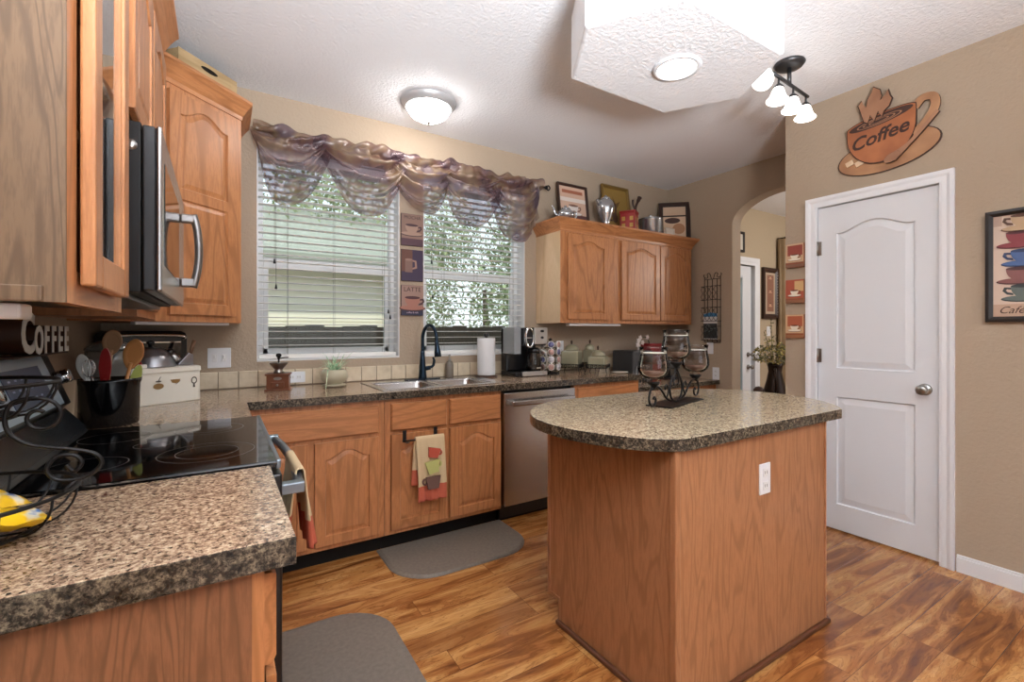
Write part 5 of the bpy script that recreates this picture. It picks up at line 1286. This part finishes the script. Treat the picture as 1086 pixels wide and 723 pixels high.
# stacked cups picture on the right edge
def artcups(mb, a, b, c, d_):
    F(mb, ac('#cdb7a6'), rect(a, b, c, d_), -.006); F(mb, ac('#b89a85'), rect(a, b, c, c+.06), -.0062); F(mb, ac('#b59a88'), rect(a, a+.03, d_-.05, d_), -.0062)
    for k, (cz, c1, c2) in enumerate(((c+.115, '#5d6763', '#32383a'), (c+.20, '#80524f', '#46282a'), (c+.285, '#4a6290', '#2c3a5c'), (c+.375, '#83393f', '#4c1d22'), (c+.455, '#b79a7a', '#57392a'))):
        cup2(mb, (a+b)/2-.01+.008*(-1)**k, cz, .10, ac(c1), ac(c2), -.0066-.001*k, -1 if k % 2 == 0 else 1)
blk = base_mat('black_wood_frame', '#231d1b', .4)
t = framed('picture_frame', 'black framed print of stacked colourful cups cut by the right edge', 'picture', XP-.001, .581, 1.303, .27, .55, -PI/2, 0, blk, .027, artcups)
text('Café Deli', .048, .0003, cdk, t, (-.0, -.0072, .057), FR, 'lettering', 0, .4)

# magazine rack on arch wall
t = thing('magazine_rack', 'black scrolled wire magazine rack on the wall left of the arch', 'rack', (XA-.001, 2.735, 1.155), -PI/2)
iron = base_mat('rust_black_iron', '#2b2420', .5, .5)
mb = MB(); mb.use(iron)
for u in (-.085, -.05, 0, .05, .085): mb.tube([(u, -.006, .0), (u, -.006, .62 if abs(u) > .06 else .60)], .003, 6)
mb.tube([(-.085, -.006, .0), (.085, -.006, .0)], .003, 6).tube([(-.085, -.006, .60), (.085, -.006, .60)], .003, 6)
for s_ in (-1, 1): mb.tube(smooth_pts([(s_*.01, -.006, .60), (s_*.03, -.006, .655), (s_*.055, -.006, .65), (s_*.05, -.006, .62), (s_*.075, -.006, .615), (s_*.095, -.006, .64), (s_*.085, -.006, .65)], 5), .003, 6)
mb.build('back_frame', None, t)
for z in (.02, .20, .40):
    mb = MB(); mb.use(iron)
    f0 = -.055
    for zz in (z, z+.13): mb.tube([(-.09, -.006, zz), (-.09, f0, zz), (.09, f0, zz), (.09, -.006, zz)], .0028, 6)
    for k in range(4):
        cx = -.0675+k*.045
        for sg in (-1, 1): mb.tube(smooth_pts([(cx, f0, z), (cx+sg*.02, f0, z+.03), (cx+sg*.004, f0, z+.065), (cx+sg*.02, f0, z+.10), (cx, f0, z+.13)], 3), .002, 5)
    mb.build('basket', None, t)
cal = thing('booklet', 'blue, white and black brochure tucked in the lowest pocket of the magazine rack', 'booklet', (XA-.034, 2.735, 1.182), -PI/2)
mb = MB(); mb.use(ac('#d9d9d6')).box(-.072, .072, -.006, 0, 0, .245); mb.build('cover', None, cal)
mb = MB(); F(mb, ac('#3c7fb0'), [(-.072, .215), (.072, .215), (.072, .243), (0.0, .255), (-.072, .238)], -.0064); F(mb, ac('#34393a'), rect(-.072, .072, .01, .15), -.0064)
random.seed(8)
for k in range(26):
    a, b = random.uniform(-.06, .05), random.uniform(.06, .14); F(mb, ac('#7d8580'), rect(a, a+random.uniform(.008, .02), b, b+random.uniform(.004, .012)), -.0067)
mb.build('print', None, cal, recalc=False)
text('MODEL', .040, .0003, ac('#e4e4e0'), cal, (0, -.0070, .036), FR) if False else None

# ================================================================== VALANCE
t = thing('window_valance', 'sheer brown and mauve scarf valance swagged over both windows', 'curtain', (0, YW-.09, 2.47))
sheer = bpy.data.materials.new('sheer_patchwork_voile'); sheer.use_nodes = True
n_ = sheer.node_tree.nodes; l_ = sheer.node_tree.links; n_.clear()
out = n_.new('ShaderNodeOutputMaterial'); dif = n_.new('ShaderNodeBsdfDiffuse'); trl = n_.new('ShaderNodeBsdfTranslucent'); tr = n_.new('ShaderNodeBsdfTransparent'); m1 = n_.new('ShaderNodeMixShader'); m2 = n_.new('ShaderNodeMixShader'); gl = n_.new('ShaderNodeBsdfGlossy'); m3 = n_.new('ShaderNodeMixShader')
tc = n_.new('ShaderNodeTexCoord'); nz = n_.new('ShaderNodeTexNoise'); l_.new(tc.outputs['Object'], nz.inputs['Vector']); nz.inputs['Scale'].default_value = 4.5; nz.inputs['Detail'].default_value = 2
rp = n_.new('ShaderNodeValToRGB'); l_.new(nz.outputs['Fac'], rp.inputs[0]); e = rp.color_ramp.elements
for i in range(3): e.new(.5)
for el, (p, c_) in zip(e, ((.3, '#4a343c'), (.43, '#775a60'), (.5, '#8f6c5a'), (.57, '#a98f70'), (.70, '#7d6a74'))): el.position = p; el.color = C(c_)
l_.new(rp.outputs[0], dif.inputs[0]); l_.new(rp.outputs[0], trl.inputs[0]); gl.inputs['Roughness'].default_value = .35; gl.inputs[0].default_value = (.8, .75, .75, 1)
m1.inputs[0].default_value = .45; l_.new(dif.outputs[0], m1.inputs[1]); l_.new(trl.outputs[0], m1.inputs[2])
m3.inputs[0].default_value = .10; l_.new(m1.outputs[0], m3.inputs[1]); l_.new(gl.outputs[0], m3.inputs[2])
tr.inputs[0].default_value = (.86, .85, .92, 1); m2.inputs[0].default_value = .60; l_.new(tr.outputs[0], m2.inputs[1]); l_.new(m3.outputs[0], m2.inputs[2]); l_.new(m2.outputs[0], out.inputs[0])
mb = MB(); mb.use(M['blackm']).tube([(.165, 0, 0), (2.33, 0, 0)], .009, 10); mb.build('curtain_rod', None, t)
for x in (2.33,):
    mb = MB(); mb.use(M['blackm']).tube(smooth_pts([(x, 0, 0), (x+.02, 0, .02), (x+.035, -.005, .0), (x+.02, 0, -.02), (x, 0, 0)], 4), .006, 6).lathe([(0, -.018), (.014, -.01), (.016, 0), (.012, .012), (0, .018)], x, 0, 0, 10); mb.build('finial', None, t)
def swag(x0, x1, drop, skew, seed, lift0=0, lift1=0, bias=.10):
    random.seed(seed); ph = [random.uniform(0, 6.28) for _ in range(6)]
    def fn(u, v):
        x = x0+(x1-x0)*u; uu = u**(1.0+skew) if skew >= 0 else 1-(1-u)**(1-skew)
        prof = 1-abs(2*uu-1)**2.7
        zt_ = .02+lift0*(1-u)+lift1*u; sag = drop*prof*(v**.85)
        z = zt_-sag-.07*v*(1-prof)-.02*v
        fold = math.sin(v*19+ph[0]+2.0*math.sin(3*u+ph[1]))*.026+math.sin(v*41+ph[2]+5*u)*.014
        fold += math.sin(u*9+ph[3]+4*v)*.012+math.sin(u*46+v*9+ph[5])*.007*(1-v*.6)+abs(math.sin(v*13+u*3+ph[4]))*.02
        y = -.02-.085*math.sin(PI*u)**.8*math.sin(PI*min(v*.9+.08, 1))+fold*(.35+prof)
        z += .012*math.sin(v*15+ph[4]+4*u)*prof
        xx = x+.03*math.sin(v*5+ph[5])*(1-prof)*.6
        return (xx, y, z)
    return fn
for i, (x0, x1, dr_, sk, sd) in enumerate(((.165, .60, .44, -.2, 1), (.52, 1.10, .42, .2, 2), (.97, 1.46, .37, .25, 3), (1.34, 1.90, .40, 0.05, 4), (1.76, 2.23, .50, .15, 5))):
    mb = MB(); mb.use(sheer).grid(swag(x0, x1, dr_, sk, sd), 34, 44); mb.build('swag', None, t, recalc=False)
mb = MB(); mb.use(sheer); random.seed(5)
def wrap(u, v):
    x = .165+2.12*u; a = v*2*PI
    r_ = .034+.010*math.sin(x*23)+.008*math.sin(x*51+2*a)+.012*max(0, math.sin(x*13.5+.6))
    r_ += .006*math.sin(a*3+x*40)
    return (x, -.002+r_*math.cos(a)*1.1, .004+r_*math.sin(a)+.012*math.sin(x*9))
mb.grid(wrap, 240, 20); mb.build('gathered_heading', None, t, recalc=False)
# trailing tail at right and thin cord loop
mb = MB(); mb.use(sheer).grid(lambda u, v: (2.14+.09*u+.02*math.sin(v*6), -.03+.02*math.sin(u*14+v*3), .02-.46*v*(1-.35*u)), 16, 30); mb.build('tail', None, t, recalc=False)
mb = MB(); mb.use(M['cord']).tube(smooth_pts([(1.72, -.05, -.30), (1.74, -.06, -.38), (1.80, -.06, -.46), (1.87, -.06, -.50), (1.93, -.05, -.50)], 5), .003, 6); mb.build('trim_cord', None, t)

# ================================================================== LIGHT FIXTURES
t = thing('ceiling_light', 'round flush dome ceiling light above the sink', 'ceiling light', (1.14, 2.83, CZ))
mb = MB(); mb.use(base_mat('light_brushed_pan', '#c4c4c6', .4, .4)).lathe([(0, 0), (.178, 0), (.180, -.006), (.165, -.022), (.150, -.042), (.140, -.044), (.138, -.03), (0, -.03)], seg=44); mb.build('pan', None, t)
mb = MB(); mb.use(M['bulb']).lathe([(.137, -.04), (.130, -.062), (.108, -.088), (.07, -.110), (.03, -.121), (0, -.123)], seg=44); mb.build('glass_dome', None, t)
mb = MB(); mb.use(M['nickel']).lathe([(0, -.122), (.012, -.124), (.014, -.132), (.006, -.140), (0, -.142)], seg=14); mb.build('finial', None, t)
t = thing('recessed_light', 'round recessed can light in the soffit box over the island', 'ceiling light', (1.735, 1.375, 2.44))
mb = MB(); mb.use(M['white']).lathe([(.105, 0), (.105, -.006), (.085, -.010), (.082, -.003), (.082, 0)], seg=40); mb.build('trim_ring', None, t)
mb = MB(); mb.use(M['can']).lathe([(.082, -.002), (.04, -.004), (0, -.005)], seg=36); mb.build('lens', None, t)
t = thing('track_light', 'dark bar track light with four bell shades near the pantry wall', 'ceiling light', (2.66, 1.36, CZ), R(4))
grey_m = base_mat('graphite_metal', '#4a4a4c', .4, .8)
mb = MB(); mb.use(grey_m).lathe([(0, 0), (.075, 0), (.078, -.006), (.066, -.022), (.03, -.03), (0, -.03)], seg=32).tube([(0, 0, -.03), (0, 0, -.112)], .011, 10); mb.build('canopy', None, t)
mb = MB(); mb.use(grey_m).tube([(-.20, 0, -.115), (.235, 0, -.115)], .009, 10); mb.build('bar', None, t)
for x, tilt in ((-.19, -58), (-.12, -8), (.05, -5), (.21, -5)):
    rt = Matrix.Translation((x, 0, -.115)) @ Matrix.Rotation(R(-tilt), 4, 'Y')
    mb = MB(); mb.use(grey_m)
    ctr = lambda p: rt @ Vector(p)
    mb.tube([ctr((0, 0, 0)), ctr((0, 0, -.045))], .006, 8).lathe([(.0, -.040), (.012, -.042), (.026, -.058), (.028, -.066), (0, -.066)], mat=rt, seg=20); ar = mb.build('lamp_arm', None, t)
    mb = MB(); mb.use(M['bulb_track']).lathe([(.024, -.064), (.030, -.080), (.036, -.100), (.044, -.120), (.056, -.134), (.054, -.135), (.042, -.121), (0, -.105)], mat=rt, seg=28); mb.build('lamp_shade', None, ar)

# ================================================================== TOWELS, MATS
towel = base_mat('cream_terry', '#c9b08a', .85); bump(towel, noise_n(towel, coords(towel), 160, 2), .4, .002)
tred = base_mat('towel_red', '#ad4a35', .85); tgr = base_mat('towel_green', '#b3b06a', .85); tbr = base_mat('towel_brown', '#66493f', .85); tco = base_mat('towel_coral', '#bb5c43', .85)
t = thing('over_door_towel_bar', 'black over-the-door towel bar on the sink cabinet door', 'towel bar', (.99, 2.59, .685))
mb = MB(); mb.use(M['black']).tube([(-.125, -.058, -.045), (.125, -.058, -.045)], .0055, 8); mb.build('bar', None, t)
for x in (-.095, .095):
    mb = MB(); mb.use(M['black']).box(x-.011, x+.011, -.004, -.001, -.055, .004).box(x-.011, x+.011, -.062, -.001, -.058, -.053); mb.build('bracket', None, t)
def hang(name, label, loc, rz, w_, lf_, lb, pics=None, gather=1.0, seed=1, coral=.09, flare=0, amp=1):
    t = thing(name, label, 'towel', loc, rz)
    r_ = .011
    def rel(u, v):
        # v in 0..1 : front bottom -> over bar -> back bottom
        L_ = lf_+lb+PI*r_; s_ = v*L_
        if s_ < lf_: y, z = -r_, -(lf_-s_)
        elif s_ < lf_+PI*r_: a = (s_-lf_)/r_; y, z = -r_*math.cos(a), r_*math.sin(a)
        else: y, z = r_, -(s_-lf_-PI*r_)
        dz = min(1, abs(z)/.25)
        x = (u-.5)*w_*(1-(1-gather)*(dz if gather < 1 else 0))
        fold = amp*(.006*math.sin(u*13+seed)*dz+.004*math.sin(u*29+seed*2)*dz)
        sg = -1 if y < 0 else 1
        return (x+.012*dz*(1 if sg < 0 else -1.2), y+fold*sg*1.0+sg*(.004+flare)*dz, z)
    mb = MB(); mb.use(towel); mb.grid(rel, 22, 60)
    mb.mats = [towel, tco]
    o = mb.build('cloth', None, t, recalc=False)
    for p in o.data.polygons:
        z = p.center.z; y = p.center.y
        if (y < 0 and z < -lf_+coral) or (y > 0 and z < -lb+coral): p.material_index = 1
    solidify(o, .004, 0)
    if pics:
        mb = MB()
        def F2(mat, pts): mb.use(mat).poly([(a+.012*min(1, abs(b)/.25), -r_-.016, b) for a, b in pts])
        pics(F2); 
        o2 = mb.build('cup_print', None, o, recalc=False); solidify(o2, .009, 1 if False else -1)
        # print rides just in front of the folds
    return t
def cups(F2):
    def mug(cx, cz, a, m_, w_, h, hand):
        F2(m_, rot2([(cx-w_, cz+h), (cx+w_, cz+h), (cx+w_*.72, cz-h), (cx-w_*.72, cz-h)], cx, cz, a))
        o_ = rot2(ell(cx+hand*w_*1.05, cz+.2*h, w_*.38, h*.55, 14), cx, cz, a); i_ = rot2(ell(cx+hand*w_*1.05, cz+.2*h, w_*.2, h*.3, 14), cx, cz, a)
        for k in range(14): F2(m_, [o_[k], o_[(k+1) % 14], i_[(k+1) % 14], i_[k]])
    mug(.01, -.085, R(-14), tred, .038, .028, 1); mug(.0, -.165, R(8), tgr, .042, .036, 1); mug(.0, -.255, R(0), tbr, .045, .036, -1)
hang('dish_towel', 'cream dish towel with three printed cups on the black towel bar', (1.025, 2.532, .645), 0, .175, .36, .27, cups, 1, 1)
hang('dish_towel', 'cream and coral dish towel hung over the oven door handle', (.1955, 1.58, .8505), PI/2, .24, .25, .22, None, .7, 4, .09, .030, 1.8)

def mat_(name, poly, label):
    mm = tone('rubber_mat_grey', '#6d6359', '#786e63', 60)
    mb = MB(); mb.use(mm)
    cx = sum(p[0] for p in poly)/len(poly); cy = sum(p[1] for p in poly)/len(poly)
    def r_(ins, z): return [(a+(cx-a)*ins, b+(cy-b)*ins*1.4, z) for a, b in poly]
    mb.rings([r_(0, .0008), r_(.01, .007), r_(.045, .016), r_(.055, .0165)], cap0=True)
    return tag(mb.build(name), label, 'mat', None)
def dmat(x0, x1, y0, y1, q, flip):
    pts = []
    for a in range(9): t_ = PI+PI/2*a/8; pts.append((x0+q+q*math.cos(t_), y0+q+q*math.sin(t_)))
    for a in range(9): t_ = 1.5*PI+PI/2*a/8; pts.append((x1-q+q*math.cos(t_), y0+q+q*math.sin(t_)))
    pts += [(x1, y1), (x0, y1)]
    return pts
mat_('kitchen_mat', dmat(.755, 1.575, 2.215, 2.665, .22, 0), 'grey D-shaped anti-fatigue mat on the floor in front of the sink')
pts = dmat(-2.15, -1.33, -.625, -.175, .22, 0)
mat_('kitchen_mat', [(-b, -a) for a, b in pts][::-1], 'grey anti-fatigue mat in front of the range at the bottom of the photo')

# ================================================================== DINING ROOM THROUGH THE ARCH
def artd(mb, a, b, c, d_):
    F(mb, ac('#b9a48e'), rect(a, b, c, d_), -.02); F(mb, ac('#8e6350'), rect(a+.03, b-.03, c+.03, d_-.03), -.0205)
    for k in range(3): cup2(mb, (a+b)/2, c+.11+k*.17, .06, ac('#c49a80'), ac('#5a3328'), -.021)
t = framed('picture_frame', 'tall dark ornate frame with a column of cups seen through the arch', 'picture', 5.79, 3.208, 1.415, .33, .63, 0, 0, dkfr, .06, artd, .035)
mb = MB(); mb.use(base_mat('frame_studs', '#c9c0b0', .4))
for k in range(16): mb.lathe([(0, -.006), (.006, 0), (0, .006)], .135, -.04, .05+k*.035, 6)
mb.build('stud_trim', None, t)
t = framed('picture_frame', 'small black-framed picture high on the dining wall seen through the arch', 'picture', 5.10, 3.208, 2.19, .30, .24, 0, 0, blk, .03, lambda mb, a, b, c, d_: F(mb, ac('#cfc8bb'), rect(a, b, c, d_), -.01))
wall_plate((5.78, 3.208, 1.26), 0, 'white switch plate below the ornate frame on the dining wall', .075, .12, 'switch')
cur = tone('brown_drape', '#8b7355', '#a48c6c', 3)
t = thing('window_drape', 'brown drape gathered on a hook at the right of the arch view', 'curtain', (6.10, 3.15, 0))
mb = MB(); mb.use(cur).grid(lambda u, v: (-.15+(.12+.20*min(1, v*1.6)**.6)*u, .03*math.sin(u*26)+.012*math.sin(u*60), 2.42-2.38*v), 60, 20); solidify(mb.build('fabric', None, t, recalc=False), .003)
mb = MB(); mb.use(M['blackm']).tube([(-.10, -.02, 2.43), (-.10, .06, 2.43)], .012, 8).lathe([(0, -.02), (.02, 0), (0, .02)], -.10, -.03, 2.43, 10); mb.build('hook', None, t)
# side table with pitcher and dried flowers
dkw = base_mat('dark_walnut', '#43261a', .35)
tx, ty = 4.55, 2.46
t = thing('side_table', 'low dark wooden table beyond the arch under the flower pitcher', 'table', (tx, ty, 0))
mb = MB(); mb.use(dkw).lathe([(0, .53), (.26, .53), (.27, .54), (.27, .555), (.0, .56)], seg=32); mb.build('tabletop', None, t)
for k in range(4):
    a = PI/4+k*PI/2; mb = MB(); mb.use(dkw).tube([(.17*math.cos(a), .17*math.sin(a), .53), (.21*math.cos(a), .21*math.sin(a), 0.002)], [.02, .014], 8); mb.build('leg', None, t)
t = thing('flower_pitcher', 'dark metal pitcher of yellow-green dried flowers seen through the arch', 'vase', (tx, ty, .561))
ptr = base_mat('dark_bronze', '#3a2f2a', .35, .7)
mb = MB(); mb.use(ptr).lathe([(0, 0), (.075, 0), (.085, .01), (.10, .06), (.095, .14), (.07, .24), (.058, .31), (.065, .36), (.075, .39), (.062, .37), (.050, .31), (0, .30)], seg=28); mb.build('pitcher', None, t)
mb = MB(); mb.use(ptr).tube(smooth_pts([(-.06, -.03, .33), (-.12, -.07, .34), (-.15, -.09, .26), (-.13, -.08, .17), (-.085, -.05, .12)], 5), .011, 8); mb.build('handle', None, t)
fl1 = tone('dried_flowers', '#6d7030', '#b9a24a', 20); fl2 = tone('dried_leaves', '#4a4f2c', '#6c6a3c', 20)
for nm, m_, sd, cnt in (('blossoms', fl1, 1, 420), ('leaves', fl2, 2, 300)):
    random.seed(sd); mb = MB(); mb.use(m_)
    for k in range(cnt):
        r0 = random.random()**.5; a = random.uniform(0, 2*PI); p = Vector((.19*r0*math.cos(a), .19*r0*math.sin(a), .42+random.uniform(-.05, .20)*(1.1-r0*.6)))
        d_ = Vector((random.gauss(0, 1), random.gauss(0, 1), random.gauss(0, 1))).normalized(); e_ = d_.orthogonal().normalized(); s_ = random.uniform(.010, .02)
        mb.poly([p-d_*s_, p-e_*s_*.6, p+d_*s_, p+e_*s_*.6])
    if sd == 1:
        for st in ((-.28, .18), (-.33, .02), (-.36, -.12), (-.16, .30)):
            base = Vector((-.05, 0, .42)); tip = Vector((st[0], -.05, .55+st[1]*.8)); mb.use(fl2).tube([base, (base+tip)/2+Vector((0, 0, .03)), tip], .003, 5)
            for k in range(18):
                p = base.lerp(tip, random.uniform(.6, 1.03))+Vector((random.gauss(0, .012), random.gauss(0, .012), random.gauss(0, .014))); d_ = Vector((random.gauss(0, 1), random.gauss(0, 1), random.gauss(0, 1))).normalized(); e_ = d_.orthogonal().normalized(); s_ = .012
                mb.poly([p-d_*s_, p-e_*s_*.6, p+d_*s_, p+e_*s_*.6])
    mb.build(nm, None, t, recalc=False)
def dchair(x, y, rz, label, rounded, h):
    t = thing('dining_chair', label, 'chair', (x, y, 0), rz, 'dark wooden chairs beyond the arch')
    mb = MB(); mb.use(dkw).box(-.21, .21, -.2, .2, .40, .44, .012); mb.build('seat', None, t)
    mb = MB(); mb.use(dkw)
    pts = [(-.2, .44), (.2, .44), (.2, h-.05)]+([(.2*math.cos(a), h-.07+.07*math.sin(a)) for a in [PI*k/10 for k in range(11)]] if rounded else [(.2, h), (-.2, h)])+[(-.2, h-.05)]
    mb.prism(pts, .17, .2, 'y'); mb.build('backrest', None, t)
    for sx in (-.18, .18):
        for sy in (-.17, .17): mb = MB(); mb.use(dkw).tube([(sx, sy, .41), (sx*1.05, sy*1.05, .002)], [.02, .015], 8); mb.build('leg', None, t)
dchair(4.80, 2.965, R(0), 'square-backed dark chair at the left side of the arch view', False, .715)
t = thing('round_jar', 'small dark round-topped jar on the low table left of the flower pitcher', 'jar', (4.42, 2.545, .5605))
mb = MB(); mb.use(dkw).lathe([(0, 0), (.045, 0), (.055, .02), (.056, .10), (.045, .11), (0, .11)], seg=24); mb.build('body', None, t)
mb = MB(); mb.use(dkw).lathe([(0, .111), (.05, .111), (.048, .135), (.03, .158), (0, .166)], seg=24); mb.build('lid', None, t)
